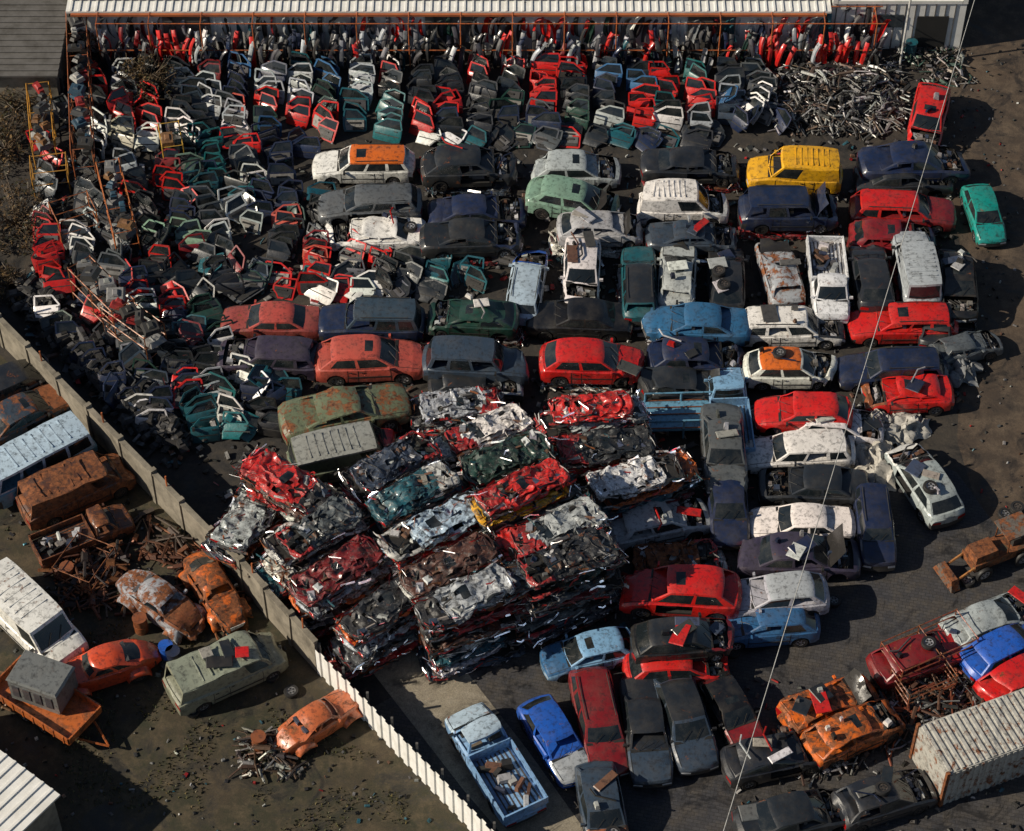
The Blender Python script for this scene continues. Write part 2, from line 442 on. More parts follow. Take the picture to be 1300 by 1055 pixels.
    if wheels:
        for a in archs:
            for sg in (-1, 1):
                if rng.random() < .9: wheel(s, Ln/2-a, sg*(hw-.13+(.14 if kind == 'beetle' else 0)), zc, .31, sg, rng)
    if doors and kind != 'beetle':
        for f in (dA-.005, dB, dC):
            se = sec(f)
            for sg in (-1, 1):
                for k in (0, 1, 2):
                    a, b_ = se[k], se[k+1]; o = .005
                    s.quad((X(f)-.014, sg*(a[0]+o), a[1]), (X(f)+.014, sg*(a[0]+o), a[1]), (X(f)+.014, sg*(b_[0]+o), b_[1]), (X(f)-.014, sg*(b_[0]+o), b_[1]), (.01, .01, .01), K)
        for f in (dB-.03, dC-.03):
            se = sec(f)
            for sg in (-1, 1): s.box((X(f), sg*(se[2][0]+.012), se[3][1]-.06), (.14, .02, .03), (.02, .02, .02), K)
        for sg in (-1, 1):
            s.box((X((dA+dC)/2), sg*(hw+.008), lerp(sill, .9, .48)), ((dC-dA)*Ln, .016, .045), (.02, .02, .02), K)
    fcw = g[0]-.012; se = sec(fcw)
    if kind not in ('bus', 'beetle'):
        s.add([warp((X(fcw)+.05, -se[4][0]*.96, se[4][1]+.012)), warp((X(fcw)+.05, se[4][0]*.96, se[4][1]+.012)), (X(fcw)-.06, se[4][0]*.96, se[4][1]+.022), (X(fcw)-.06, 0, se[4][1]+.045), (X(fcw)-.06, -se[4][0]*.96, se[4][1]+.022), ], [(0, 1, 2, 3, 4)], (.015, .015, .015), K)
        for sg in (-.55, .1):
            a = gp(0, .06, sg); b_ = gp(0, .5, sg+.45)
            s.tube(Vector(a)+Vector((.03, 0, .03)), Vector(b_)+Vector((.03, 0, .03)), .012, (.01, .01, .01), K, 4)
    if bonnet == 'ok' and kind not in ('bus', 'van'):
        for sg in (-1, 1):
            pf = None
            for f in (.03, .06, .1, .15, .2, g[0]-.025):
                if f > g[0]-.02: continue
                q = sec(f); yy = q[4][0]*.97*sg; zz = q[4][1]+.006; cur = warp((X(f), yy, zz))
                if pf: s.quad((pf[0], pf[1]-.012, pf[2]), (pf[0], pf[1]+.012, pf[2]), (cur[0], cur[1]+.012, cur[2]), (cur[0], cur[1]-.012, cur[2]), (.015, .015, .015), K)
                pf = cur
    if bonnet != 'ok':
        engine(s, X(g[0]-.03), X(.055), hw*.82, .45, interp(deck, .15)-.02, rng)
    if bonnet == 'open':
        x1 = X(g[0]-.02); ln = (g[0]-.05)*Ln; zz = interp(deck, g[0]); a = rad(58)
        vs = []
        for i in range(4):
            for j in range(5):
                u = i/3; v = (j/4*2-1); rr = u*ln
                vs.append((x1+rr*math.cos(a)-.02*(1-v*v), v*hw*(.85-.06*u), zz+rr*math.sin(a)+.03*(1-v*v)))
        s.add(vs, [(i*5+j, i*5+j+1, (i+1)*5+j+1, (i+1)*5+j) for i in range(3) for j in range(4)], hc, P)
    for sg in (-1, 1):
        if rng.random() < .75:
            p = gp(.07, .06, 1, sg); s.box((p[0], p[1]+sg*.13, p[2]+.04), (.1, .18, .12), (.02, .02, .02) if bump_dark else col, P, tp=.85)
    if rng.random() < .5: s.box((Ln/2+.13, 0, .42), (.012, .5, .11), (.7, .7, .68), K)
    if kind in ('van', 'bus', 'smallvan'):
        for i in range(7):
            tt = .22+.1*i; s.box((X(lerp(g[1], g[2], tt)), 0, zr(tt)+.047), (.05, yt(tt)*1.5, .03), rc, P)
    if kind in ('estate', 'suv') and rng.random() < .7:
        for sg in (-1, 1):
            a = gp(.1, 1, .9, sg); b_ = gp(.9, 1, .9, sg)
            s.tube((a[0], a[1], a[2]+.06), (b_[0], b_[1], b_[2]+.07), .02, (.03, .03, .03), K, 5)
    if kind == 'pickup':
        xa, xb = X(.425), X(1)
        for sg in (-1, 1): s.box(((xa+xb)/2, sg*(hw-.03), .92), (abs(xb-xa), .06, .42), bc, P)
        s.box((xb+.03, 0, .9), (.06, Wd-.14, .42), bc, P); s.box((xa-.04, 0, .95), (.06, Wd-.14, .5), bc, P)
        for i in range(9): s.box(((xa+xb)/2, -hw+.2+i*.18, .75), (abs(xb-xa)*.92, .05, .03), (.06, .05, .045), K)
        for i in range(14):
            mx = Matrix.Translation((rng.uniform(xb+.3, xa-.3), rng.uniform(-.5, .5), .9)) @ Matrix.Rotation(rng.uniform(0, 6), 4, 'Z') @ Matrix.Rotation(rng.uniform(-.3, .3), 4, 'X')
            s.box((0, 0, 0), (rng.uniform(.2, .8), rng.uniform(.1, .4), rng.uniform(.08, .3)), jit(rng.choice(NODE_C)), rng.choice([K, S]), mx, tp=.8)
    return s
def clutter(s, kind, rng):
    """loose parts dropped on roof, bonnet and boot"""
    t = T[kind]; H = t['H']; g = t['g']; Ln = t['L']
    for i in range(rng.randint(3, 8)):
        f = rng.uniform(.06, .92); onroof = g[1] < f < g[2]
        z = H+.04 if onroof else (interp(t['deck'], f)+.05 if f < g[0] or f > g[3] else None)
        if z is None: continue
        mx = Matrix.Translation((Ln*(.5-f), rng.uniform(-.5, .5), z)) @ Matrix.Rotation(rng.uniform(0, 6.3), 4, 'Z') @ Matrix.Rotation(rng.uniform(-.12, .12), 4, 'X')
        k = rng.random(); c_ = jit(rng.choice(NODE_C+[C['red'], C['dark'], C['white'], C['navy']]), .2)
        if k < .12: wheel(s, 0, 0, 0, .3, 1, rng, mx @ Matrix.Translation((0, 0, .08)) @ Matrix.Rotation(rad(90), 4, 'X'))
        elif k < .5: s.box((0, 0, .02), (rng.uniform(.5, 1.1), rng.uniform(.3, .7), .03), c_, P, mx, tp=.93)
        elif k < .75: s.tube((-.5, 0, .05), (.3, .1, .06), .035, c_, S, 6, mx); s.tube((.3, .1, .06), (.6, -.1, .08), .035, c_, S, 6, mx)
        else: s.box((0, 0, .08), (rng.uniform(.15, .4), rng.uniform(.1, .3), .18), c_, S, mx, tp=.7)
def dent(s, amp, seed, freq=.9):
    o = Vector((seed*3.1, seed*1.7, seed*.9)); V = []
    for v in s.V:
        p = Vector(v); V.append(tuple(p+noise.noise_vector(p*freq+o)*amp+noise.noise_vector(p*3.1+o)*amp*.5))
    s.V = V
def crash(s, kind, rng):
    """push one corner or end of the wreck in, with buckled metal"""
    t = T[kind]; cx = t['L']/2*rng.choice([1, 1, -1]); cy = t['W']/2*rng.choice([-1, 0, 1]); rr = rng.uniform(.8, 1.4); am = rng.uniform(.15, .38); V = []
    sd = Vector((rng.uniform(0, 90), 3, 5))
    for v in s.V:
        p = Vector(v); d = math.hypot(p.x-cx, (p.y-cy)*.8)
        if d < rr:
            k = (1-d/rr)**.8
            p.x -= math.copysign(am*k, cx); p.y -= math.copysign(am*.5*k, cy) if cy else 0
            p += noise.noise_vector(p*4+sd)*.18*k; p.z += noise.noise(p*5+sd)*.12*k
            p.z = max(p.z, .05)
        V.append(tuple(p))
    s.V = V
def sag(s, kind, rng):
    H = T[kind]['H']; am = rng.uniform(.1, .3); sd = Vector((rng.uniform(0, 90), 3, 5)); V = []
    for v in s.V:
        p = Vector(v)
        if p.z > .98:
            k = (p.z-.98)/(H-.98); p.z -= k*am*(.6+noise.noise(p*1.3+sd)); p += noise.noise_vector(p*2.2+sd)*.08*k
        V.append(tuple(p))
    s.V = V
SENT = (9., 9., 9.)
def crushed_template(seed, th=.37, rough=1.0, drop=.03):
    rng = random.Random(seed)
    kind = rng.choice(['hatch', 'sedan', 'estate', 'hatch'])
    s = car_soup(kind, SENT, broken=.95, seed=seed, detail=False, bonnet=rng.choice(['ok', 'none', 'none']), bump_dark=True)
    F = []; Cc = []; Mm = []; alt = rng.choice([(.02, .02, .022, 0), (.5, .5, .48, 0), (.4, .015, .015, 0), SENT+(0,)])
    for f, c, m in zip(s.F, s.C, s.M):
        if rng.random() < drop: continue
        cx = sum(s.V[i][0] for i in f)/len(f); cz = sum(s.V[i][2] for i in f)/len(f)
        if cx > 1.0 and c[0] > 5 and alt[0] < 5 and cz < .9: c = alt
        F.append(f); Cc.append(c); Mm.append(m)
    s.F, s.C, s.M = F, Cc, Mm
    s.subdiv(); s.subdiv()
    H = T[kind]['H']; o = Vector((seed*2.3, seed*1.1, seed*.7)); V = []
    def ridge(p): return 1-2*abs(noise.noise(p))
    for v in s.V:
        p = Vector(v)
        n1 = noise.noise_vector(p*1.0+o); n2 = noise.noise_vector(p*2.6+o); n3 = noise.noise_vector(p*7+o)
        rd = ridge(Vector((p.x*1.1, p.y*1.5, p.z))+o); rd2 = ridge(Vector((p.x*2.7, p.y*3.3, p.z*2))+o*2)
        zz = interp([(0, 0), (.24, .0), (.6, th*.48), (.93, th*.72), (H, th)], p.z)
        top = min(1, max(0, (p.z-.7)/.3))
        zz += (n1.z*.12+n2.z*.07+n3.z*.025+top*((rd-.6)*.13+(rd2-.6)*.05))*rough
        e = abs(p.y)/.85
        y = p.y*.95+(n1.y*.14*e+n2.y*.11+n3.y*.03+math.sin(p.z*14+p.x*3)*.04*(1 if p.y > 0 else -1))*rough
        x = p.x*.97+(n1.x*.14+n2.x*.10+n3.x*.025)*rough
        V.append((x, y, max(-.03, min(zz, th+.22))))
    s.V = V
    Ln = T[kind]['L']
    s.box((0, 0, .13), (Ln*.9, 1.35, .18), (.02, .019, .018), K)
    if th > .45:
        for i in range(34):
            mx = Matrix.Translation((rng.uniform(-1.7, 1.7), rng.uniform(-.55, .55), rng.uniform(.22, .40))) @ Matrix.Rotation(rng.uniform(0, 6), 4, 'Z') @ Matrix.Rotation(rng.uniform(-.5, .5), 4, 'X')
            s.box((0, 0, 0), (rng.uniform(.15, .6), rng.uniform(.1, .35), .12), jit(rng.choice(NODE_C)), rng.choice([K, S]), mx, tp=.8)
    for i in range(125):
        side = rng.random()
        if side < .58: px_, py_, z = rng.uniform(-Ln/2, Ln/2), rng.choice([-1, 1])*rng.uniform(.66, .92), rng.uniform(.02, .34)
        elif side < .84: px_, py_, z = rng.choice([-1, 1])*rng.uniform(Ln/2-.2, Ln/2+.05), rng.uniform(-.8, .8), rng.uniform(.02, .34)
        else: px_, py_, z = rng.uniform(-Ln/2, Ln/2), rng.uniform(-.7, .7), rng.uniform(th*.75, th*1.1)
        l = rng.uniform(.15, .8); wd = rng.uniform(.03, .13)
        a = rng.uniform(-.4, .4)+(0 if side < .58 else math.pi/2 if side < .84 else rng.uniform(-1.5, 1.5))
        d = Vector((math.cos(a), math.sin(a), rng.uniform(-.12, .12)))*l/2; c0 = Vector((px_, py_, z))
        up = Vector((rng.uniform(-.4, .4), rng.uniform(-.8, .8), 1)).normalized()*wd
        md = Vector((rng.uniform(-.05, .05), rng.uniform(-.08, .08), rng.uniform(-.05, .05)))
        col = rng.choice([SENT, SENT, SENT, (.3, .3, .31, .1), (.6, .6, .6, 0), (.06, .06, .065, .1), (.02, .02, .02, 0), (.02, .02, .02, 0), (.13, .12, .12, .3), (.5, .02, .02, 0), (.2, .09, .05, .5), (.02, .09, .12, 0)])
        s.add([c0-d, c0+md, c0+d, c0+d+up, c0+md+up, c0-d+up], [(0, 1, 4, 5), (1, 2, 3, 4)], (*col[:3], col[3] if len(col) > 3 else 0), rng.choice([P, P, S]))
    return s.mesh("crushed_car", CMATS, 30, True)
TPL = [crushed_template(100+i) for i in range(12)]
TOP = [crushed_template(200+i, .56, 1.05, .07) for i in range(12)]
STK = ['dark', 'silver', 'silver', 'white', 'grey', 'dgreen', 'red', 'navy', 'slate', 'rust', 'bteal', 'dred', 'grey', 'silver', 'orange', 'white', 'red', 'brown', 'white']

cid = [0]
def car(u, v, head, kind, col, z=0, name=None, sc=1.0, tilt=(0, 0), dentv=.03, cr=None, on=None, **kw):
    cid[0] += 1; sc *= 1.035
    c = C[col] if isinstance(col, str) else col
    rg = random.Random(cid[0]*77+3)
    if 'hcol' not in kw and rg.random() < .13: kw['hcol'] = rg.choice(['dark', 'silver', 'red', 'white', 'navy', 'rust'])
    for k in ('roofcol', 'bcol', 'hcol'):
        if isinstance(kw.get(k), str): kw[k] = C[kw[k]]
    kw.setdefault('seed', cid[0]); kw.setdefault('rust', R.choice([0, .05, .10, .14]))
    kw.setdefault('broken', .3)
    if kw.get('bonnet') == 'none' and rg.random() < .22: kw['bonnet'] = 'open'
    if rg.random() < .25: kw.setdefault('doors', False)
    if on is None: on = 1 if (v < 720 and z == 0 and u > 260 and rg.random() < .45) else 0
    z += on*.40
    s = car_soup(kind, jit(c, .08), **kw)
    if dentv: dent(s, dentv, cid[0])
    if cr is None: cr = kw.get('bonnet', 'ok') != 'ok' or rg.random() < .35
    if cr: crash(s, kind, rg)
    if kw['broken'] >= .5 and kind != 'beetle': sag(s, kind, rg)
    if cr and kind not in ('beetle', 'pickup') and rg.random() < .6: clutter(s, kind, rg)
    p = W(u, v, z+.68)
    nm = name or {'hatch': 'scrap_hatchback_car', 'sedan': 'scrap_sedan_car', 'estate': 'scrap_estate_car', 'suv': 'scrap_suv_car', 'van': 'scrap_van', 'smallvan': 'scrap_small_van', 'bus': 'scrap_minibus', 'pickup': 'scrap_pickup_truck', 'beetle': 'rusty_rounded_old_car'}[kind]
    hd = head+R.uniform(-3.5, 3.5)
    mw = Matrix.Translation((p.x, p.y, z)) @ Matrix.Rotation(rad(hd), 4, 'Z') @ Matrix.Rotation(rad(tilt[0]+R.uniform(-1.5, 1.5)), 4, 'Y') @ Matrix.Rotation(rad(tilt[1]+R.uniform(-2, 2)), 4, 'X') @ Matrix.Scale(sc, 4)
    for k in range(on):
        ob = bpy.data.objects.new("crushed_car", R.choice(TPL)); scene.collection.objects.link(ob)
        ob.matrix_local = Matrix.Translation((p.x+R.uniform(-.15, .15), p.y-.05, k*.4)) @ Matrix.Rotation(rad(hd+R.uniform(-4, 4)), 4, 'Z')
        ob.color = (*jit(C[R.choice(STK)]), .15)
    return s.build(nm, mw=mw, recalc=True)

# ------------------------------------------------------------------ ground sheets
def sheet(name, pts, z, mat, px=True):
    s = Soup(); vs = []
    for p in pts:
        q = W(p[0], p[1], 0) if px else Vector((p[0], p[1], 0))
        vs.append((q.x, q.y, z))
    s.add(vs, [tuple(range(len(vs)))], (0, 0, 0)); s.M = [0]
    ob = s.build(name, mats=[mat], smooth=0)
    if ob.data.polygons[0].normal.z < 0: ob.data.flip_normals()
    return ob
sheet("ground", [(-600, -600), (600, -600), (600, 600), (-600, 600)], 0, G_YARD, False)
sheet("dirt_road", [(1195, -60), (1420, -60), (1500, 560), (1340, 640), (1290, 700), (1240, 640), (1215, 560), (1225, 330), (1180, 190)], .004, G_ROAD)
sheet("block_paving", [(1120, 560), (1215, 600), (1280, 690), (1345, 645), (1520, 640), (1560, 1150), (700, 1180), (560, 1003), (470, 900), (560, 850), (760, 790), (950, 640), (1085, 520)], .008, G_PAVE)
sheet("concrete_strip", [(470, 850), (500, 835), (545, 812), (590, 850), (668, 950), (790, 1120), (690, 1120), (590, 1005)], .012, G_CONC)
sheet("earth_yard", [(-400, 60), (-60, 395), (205, 640), (402, 852), (550, 992), (680, 1150), (500, 1300), (-400, 1300)], .004, G_DIRT)

# ------------------------------------------------------------------ parked wrecks
A = car
A(462, 209, 180, 'estate', 'white', roofcol='orange', hcol='white', broken=.4)
A(597, 213, 0, 'hatch', 'dark', bonnet='none', sc=1.1)
A(730, 216, 0, 'hatch', 'silver', bonnet='none', sc=1.03)
A(878, 210, 0, 'sedan', 'dark', bonnet='none', broken=.6)
A(1008, 220, 180, 'smallvan', 'yellow', sc=1.02, hcol='yellow', cr=False)
A(1160, 208, 0, 'sedan', 'navy', bonnet='none', sc=1.1)
A(1178, 148, -104, 'hatch', 'red', bonnet='none', broken=.4, hcol='red', z=.3, tilt=(6, 0))
A(1249, 270, -86, 'hatch', 'teal', sc=.88, hcol='teal', cr=False, on=0)
A(470, 258, 180, 'estate', 'grey', broken=.7)
A(603, 270, 0, 'sedan', 'navy', bonnet='none', broken=.5)
A(728, 256, -8, 'hatch', 'pgreen', z=.45, sc=1.08, tilt=(3, 0), hcol='pgreen', bonnet='open')
A(765, 290, 0, 'hatch', 'silver', bonnet='none', broken=.7)
A(865, 262, 2, 'smallvan', 'white', hcol='white', bonnet='none', z=.3)
A(880, 300, 0, 'sedan', 'slate', bonnet='none', sc=.9, broken=.7)
A(1003, 268, 0, 'suv', 'navy', bonnet='none')
A(1146, 268, 0, 'estate', 'red', sc=1.02, bcol='dred')
A(475, 298, 180, 'sedan', 'white', bonnet='none', broken=.6)
A(600, 302, 0, 'sedan', 'dark', bonnet='none', broken=.8)
A(1145, 226, 0, 'sedan', 'dark', bonnet='none')
A(1130, 302, 0, 'hatch', 'dred', bonnet='none', broken=.8)
A(668, 360, 84, 'estate', 'bluewhite', bonnet='none', hcol='blue', sc=.93)
A(738, 345, -92, 'hatch', 'white', broken=.4, bonnet='none')
A(812, 358, 90, 'estate', 'bteal', sc=.93, roofcol='dark')
A(860, 352, 88, 'hatch', 'silver', broken=.5)
A(922, 352, 90, 'hatch', 'dark')
A(990, 346, 98, 'hatch', 'silver', rust=.36, broken=.8, bonnet='none')
A(1051, 354, -90, 'pickup', 'white', sc=.93)
A(1106, 350, 90, 'hatch', 'dark')
A(1163, 342, 95, 'smallvan', 'silver', sc=1.05)
A(1216, 360, -90, 'hatch', 'black', bonnet='none')
A(1190, 400, 80, 'hatch', 'dark', sc=.9)
A(345, 407, 180, 'sedan', 'coral', bonnet='ok', rust=.15, sc=.95, bcol=(.30, .06, .05))
A(472, 410, 180, 'suv', 'slate', bcol='navy')
A(597, 403, 180, 'hatch', 'dgreen', bonnet='none', broken=.6, sc=1.03)
A(735, 404, 180, 'sedan', 'black', sc=1.0)
A(883, 411, 180, 'sedan', 'mblue', sc=1.02, bonnet='ok')
A(1005, 415, 0, 'estate', 'white', bonnet='none', broken=.4)
A(1146, 411, 180, 'estate', 'red', hcol='red')
A(345, 453, 180, 'estate', 'purple', bonnet='none', broken=.4)
A(470, 458, 0, 'hatch', 'coral', sc=1.15, hcol='coral', cr=False)
A(605, 462, 0, 'suv', 'slate', sc=1.0)
A(752, 461, 0, 'hatch', 'red', sc=1.1, hcol='red')
A(885, 456, 0, 'hatch', 'navy', bonnet='none', sc=1.05)
A(1005, 468, 0, 'hatch', 'white', roofcol='orange', bonnet='none', z=.2)
A(1132, 468, 180, 'estate', 'navy', bonnet='ok')
A(1150, 500, 180, 'hatch', 'red', bonnet='none', broken=.9, sc=.98, dentv=.07, on=0)
A(870, 490, 0, 'hatch', 'dark', bonnet='none', broken=.8, on=0)
A(605, 487, 0, 'hatch', 'dark', bonnet='none', broken=.8, on=0)
A(1225, 440, 20, 'hatch', 'grey', bonnet='none', dentv=.12, sc=.8, broken=1, on=0)
A(438, 524, 14, 'sedan', 'olive', rust=.34, sc=1.18, broken=.5, name='rusty_old_sedan_car', on=1)
A(440, 580, 18, 'van', 'olive', roofcol=(.30, .31, .29), sc=.98, on=0)
A(1020, 524, 180, 'hatch', 'red', sc=1.0, bonnet='ok', broken=.6, hcol='red')
A(1060, 540, 0, 'hatch', 'white', bonnet='none', on=0)
A(1015, 574, 180, 'estate', 'white', sc=.98)
A(1035, 617, 180, 'sedan', 'dark', bonnet='none', on=0)
A(1018, 663, 180, 'sedan', 'white', sc=.92)
A(1013, 708, 0, 'sedan', 'purple', sc=1.08, bonnet='none', on=0)
A(918, 572, -88, 'sedan', 'grey', sc=1.05, z=.5, tilt=(-3, 0))
A(924, 640, -90, 'hatch', 'navy', sc=1.0, on=0)
A(926, 522, 90, 'pickup', 'ltblue', sc=.95, bcol='ltblue', on=0)
A(1172, 612, 112, 'hatch', 'silver', sc=1.05, bonnet='none', on=0)
A(1110, 668, -90, 'suv', 'navy', sc=.86, on=0)
A(985, 756, 184, 'hatch', 'silver', z=.5, roofcol='silver', sc=1.02)
A(972, 792, 186, 'hatch', 'mblue', sc=1.02)
A(862, 752, 180, 'hatch', 'red', z=.7, sc=1.18, rust=0, hcol='red')
A(868, 812, 4, 'hatch', 'black', z=.95, roofcol='dark', hcol='dred', bonnet='none')
A(862, 846, 4, 'hatch', 'red', bonnet='none', dentv=.05, sc=1.05)
A(836, 664, 14, 'hatch', 'silver', bonnet='none', sc=1.05, broken=.6, on=0)
A(748, 828, 196, 'hatch', 'ltblue', sc=.92, bonnet='ok', hcol='mblue', cr=False)
A(760, 915, -82, 'estate', 'dred', sc=1.0)
A(820, 926, -86, 'sedan', 'dark', hcol='slate')
A(869, 916, -80, 'hatch', 'slate', sc=1.05, roofcol='dark')
A(928, 900, -70, 'hatch', 'black', sc=.9, hcol='dred')
A(705, 938, -62, 'hatch', 'blue', sc=.95, hcol='silver')
A(628, 968, 118, 'pickup', 'ltblue', sc=1.05, broken=.3, hcol='bluewhite', roofcol='bluewhite')
A(1256, 788, 25, 'hatch', 'silver', bonnet='none', broken=.6)
A(1168, 834, 18, 'hatch', 'dred', hcol='red')
A(1280, 824, 28, 'hatch', 'blue')
A(1300, 860, 30, 'hatch', 'red', bonnet='none')
A(1050, 895, 20, 'hatch', 'orange', rust=.42, broken=1, bonnet='none', dentv=.06)
A(1085, 928, 28, 'hatch', 'orange', rust=.42, broken=1, bonnet='none', dentv=.08, z=.2)
A(985, 960, 10, 'hatch', 'dark', bonnet='none', broken=.7)
A(765, 1028, -80, 'hatch', 'slate'); A(1010, 1036, 15, 'sedan', 'dark', bonnet='none')
A(1120, 1014, 20, 'hatch', 'dark', bonnet='none')
# neighbouring yard
A(28, 527, 40, 'sedan', 'slate', hcol='rust', rust=.35, bonnet='ok', name='rusty_old_sedan_car')
A(50, 592, 217, 'bus', 'bluewhite', bcol=(.10, .24, .36), roofcol='bluewhite', sc=1.02, name='old_minibus', cr=False)
A(98, 622, 33, 'van', 'brown', rust=.5, broken=1, sc=.98, name='rusty_panel_van')
A(105, 676, 30, 'pickup', 'brown', rust=.4, broken=1, sc=.82, name='rusty_pickup_truck')
A(40, 788, -47, 'van', 'white', roofcol='white', sc=1.06, broken=.1, name='camper_van', cr=False)
A(206, 766, -38, 'beetle', 'silver', rust=.42, broken=.8, hcol='rust', sc=1.08)
A(272, 748, -60, 'beetle', 'orange', rust=.5, broken=.8, wheels=False, sc=1.02)
A(132, 846, 200, 'beetle', (.62, .07, .02), rust=.08, sc=1.04, broken=.2, cr=False)
A(288, 852, 30, 'van', (.26, .29, .21), roofcol=(.28, .31, .24), sc=.98, name='old_delivery_van', broken=.6)
A(405, 912, 35, 'beetle', (.50, .13, .04), rust=.28, wheels=False, broken=.7, sc=.92)
A(20, 485, 35, 'hatch', 'dark', bonnet='none')

# ------------------------------------------------------------------ crushed car stacks
def stack(u, v, n, head, topc, second=None):
    h = n*.41+.1; p = W(u, v, h)
    e = bpy.data.objects.new("crushed_car_stack", None); scene.collection.objects.link(e)
    e.location = (p.x, p.y, 0); e.rotation_euler = (0, 0, rad(head))
    for i in range(n):
        last = i == n-1
        nm = topc if last else (second if (second and i == n-2) else R.choice(STK))
        col = jit(C[nm]); rust = R.choice([0, .1, .2, .3]) if not last else R.choice([.05, .12, .2])
        if nm == 'rust': rust = .6
        mw = Matrix.Translation((R.uniform(-.34, .34), R.uniform(-.18, .18), i*.41)) @ Matrix.Rotation(rad(R.choice([0, 180])+R.uniform(-8, 8)), 4, 'Z') @ Matrix.Rotation(rad(R.uniform(-2.5, 2.5)), 4, 'Y') @ Matrix.Rotation(rad(R.uniform(-2.5, 2.5)), 4, 'X') @ Matrix.Diagonal((R.uniform(.86, 1.05), R.uniform(.88, 1.08), 1, 1))
        ob = bpy.data.objects.new("crushed_car", R.choice(TOP if last else TPL)); scene.collection.objects.link(ob)
        ob.parent = e; ob.matrix_local = mw; ob.color = (*col, rust)
for a in [(490, 762, 8, 36, 'dark'), (432, 716, 8, 33, 'dred'), (396, 668, 9, 36, 'grey'), (366, 606, 9, -32, 'red'), (318, 645, 6, 55, 'silver'),
          (600, 748, 10, 27, 'silver'), (573, 706, 10, 30, 'brown'), (553, 664, 9, 30, 'bluewhite', 'red'), (526, 622, 9, 30, 'bteal'), (494, 582, 8, 35, 'slate'),
          (718, 702, 11, 24, 'dark'), (702, 662, 10, 22, 'silver'), (660, 613, 11, 28, 'red', 'yellow'), (634, 576, 8, 25, 'dgreen'), (610, 543, 6, 22, 'white'),
          (583, 510, 4, 8, 'silver'), (815, 598, 6, 18, 'white', 'orange'), (770, 562, 6, 16, 'dark'), (752, 514, 7, 14, 'red', 'silver'), (865, 702, 2, 8, 'rust')]:
    stack(*a)

# ------------------------------------------------------------------ car doors
def extr(s, poly, y0, y1, col, mat):
    n = len(poly); vs = [(x, y0, z) for x, z in poly]+[(x, y1, z) for x, z in poly]
    s.add(vs, [tuple(range(n)), tuple(range(2*n-1, n-1, -1))]+[(i, n+i, n+(i+1) % n, (i+1) % n) for i in range(n)], col, mat)
def bar(s, a, b, w_, y0, y1, col, mat):
    a = Vector(a); b = Vector(b); d = (b-a).normalized(); n = Vector((-d.y, d.x))*w_/2
    extr(s, [tuple(a-n), tuple(b-n), tuple(b+n), tuple(a+n)], y0, y1, col, mat)
def door_t(kind, rng, glass):
    s = Soup()
    if kind == 0: pan = [(0, .05), (.06, 0), (1.02, 0), (1.08, .3), (1.08, .62), (0, .62)]; fr = [(.02, .62), (.42, 1.0), (.98, 1.04), (1.06, .62)]
    elif kind == 1: pan = [(0, 0), (.68, 0), (.82, .22), (1.0, .40), (1.02, .62), (0, .62)]; fr = [(.02, .62), (.04, 1.03), (.72, 1.0), (.98, .62)]
    else: pan = [(0, .05), (.06, 0), (1.22, 0), (1.28, .3), (1.28, .62), (0, .62)]; fr = [(.03, .62), (.52, .98), (1.14, 1.02), (1.26, .62)]
    n = len(pan); cx = sum(p[0] for p in pan)/n; cz = .31
    vs = [(x, 0, z) for x, z in pan]+[(x, -.05, z) for x, z in pan]+[(lerp(cx, x, .85), -.085, lerp(cz, z, .8)) for x, z in pan]
    s.add(vs, [(i, (i+1) % n, n+(i+1) % n, n+i) for i in range(n)]+[(n+i, n+(i+1) % n, 2*n+(i+1) % n, 2*n+i) for i in range(n)]+[tuple(range(2*n, 3*n))]+[tuple(range(n-1, -1, -1))], SENT, P)
    trim = [(lerp(cx, x, .80), lerp(cz, z, .74)) for x, z in pan]
    extr(s, trim, .0015, .04, (8, 8, 8), K)
    s.box((cx, .06, .42), (.5, .04, .07), (.02, .02, .02), K); s.box((cx-.15, .045, .15), (.5, .03, .14), (.03, .03, .03), K)
    for a, b_ in zip(fr, fr[1:]): bar(s, a, b_, .065, -.03, .02, SENT, P)
    s.box((1.0*cx*1.6, -.093, .52), (.16, .02, .035), (.02, .02, .02), K)
    s.box((cx, -.08, .3), (cx*1.7, .02, .04), (.02, .02, .02), K)
    if glass: s.add([(x, -.005, z) for x, z in fr], [(0, 1, 2, 3)], (0, 0, 0), G)
    if kind == 0: s.box((.12, -.14, .66), (.1, .16, .11), (.02, .02, .02), K)
    return s
DT = [door_t(k, R, g_) for k in (0, 1, 2) for g_ in (True, True, False)]
TRIM = [(.05, .05, .055), (.10, .10, .105), (.20, .20, .20), (.02, .02, .02), (.03, .03, .03), (.07, .07, .08), (.3, .29, .27)]
PAL = {'mix': ['red']*5+['dark']*6+['black']*4+['white']*5+['bteal']*2+['navy']*3+['dgreen']*2+['grey']*3+['silver', 'silver', 'dred', 'slate', 'slate', 'dteal', 'pgreen', 'coral', 'mblue'],
       'dk': ['dark']*6+['black']*4+['red']*4+['bteal']*2+['navy']*3+['dgreen']*2+['dteal', 'grey', 'grey', 'dred', 'white', 'white', 'slate', 'slate', 'silver'],
       'rw': ['red']*5+['white']*3+['dark']*7+['black']*5+['silver', 'silver', 'bteal', 'bteal', 'dteal', 'navy', 'navy', 'navy', 'dred', 'grey', 'grey', 'dgreen', 'dgreen', 'slate', 'slate', 'mblue', 'coral'],
       'wr': ['white']*6+['red']*4+['dark']*5+['black']*3+['cream', 'silver', 'silver', 'navy', 'cream', 'grey', 'dred']}
def inpoly(x, y, P_):
    r = False; j = len(P_)-1
    for i in range(len(P_)):
        a, b_ = P_[i], P_[j]
        if (a[1] > y) != (b_[1] > y) and x < (b_[0]-a[0])*(y-a[1])/(b_[1]-a[1])+a[0]: r = not r
        j = i
    return r
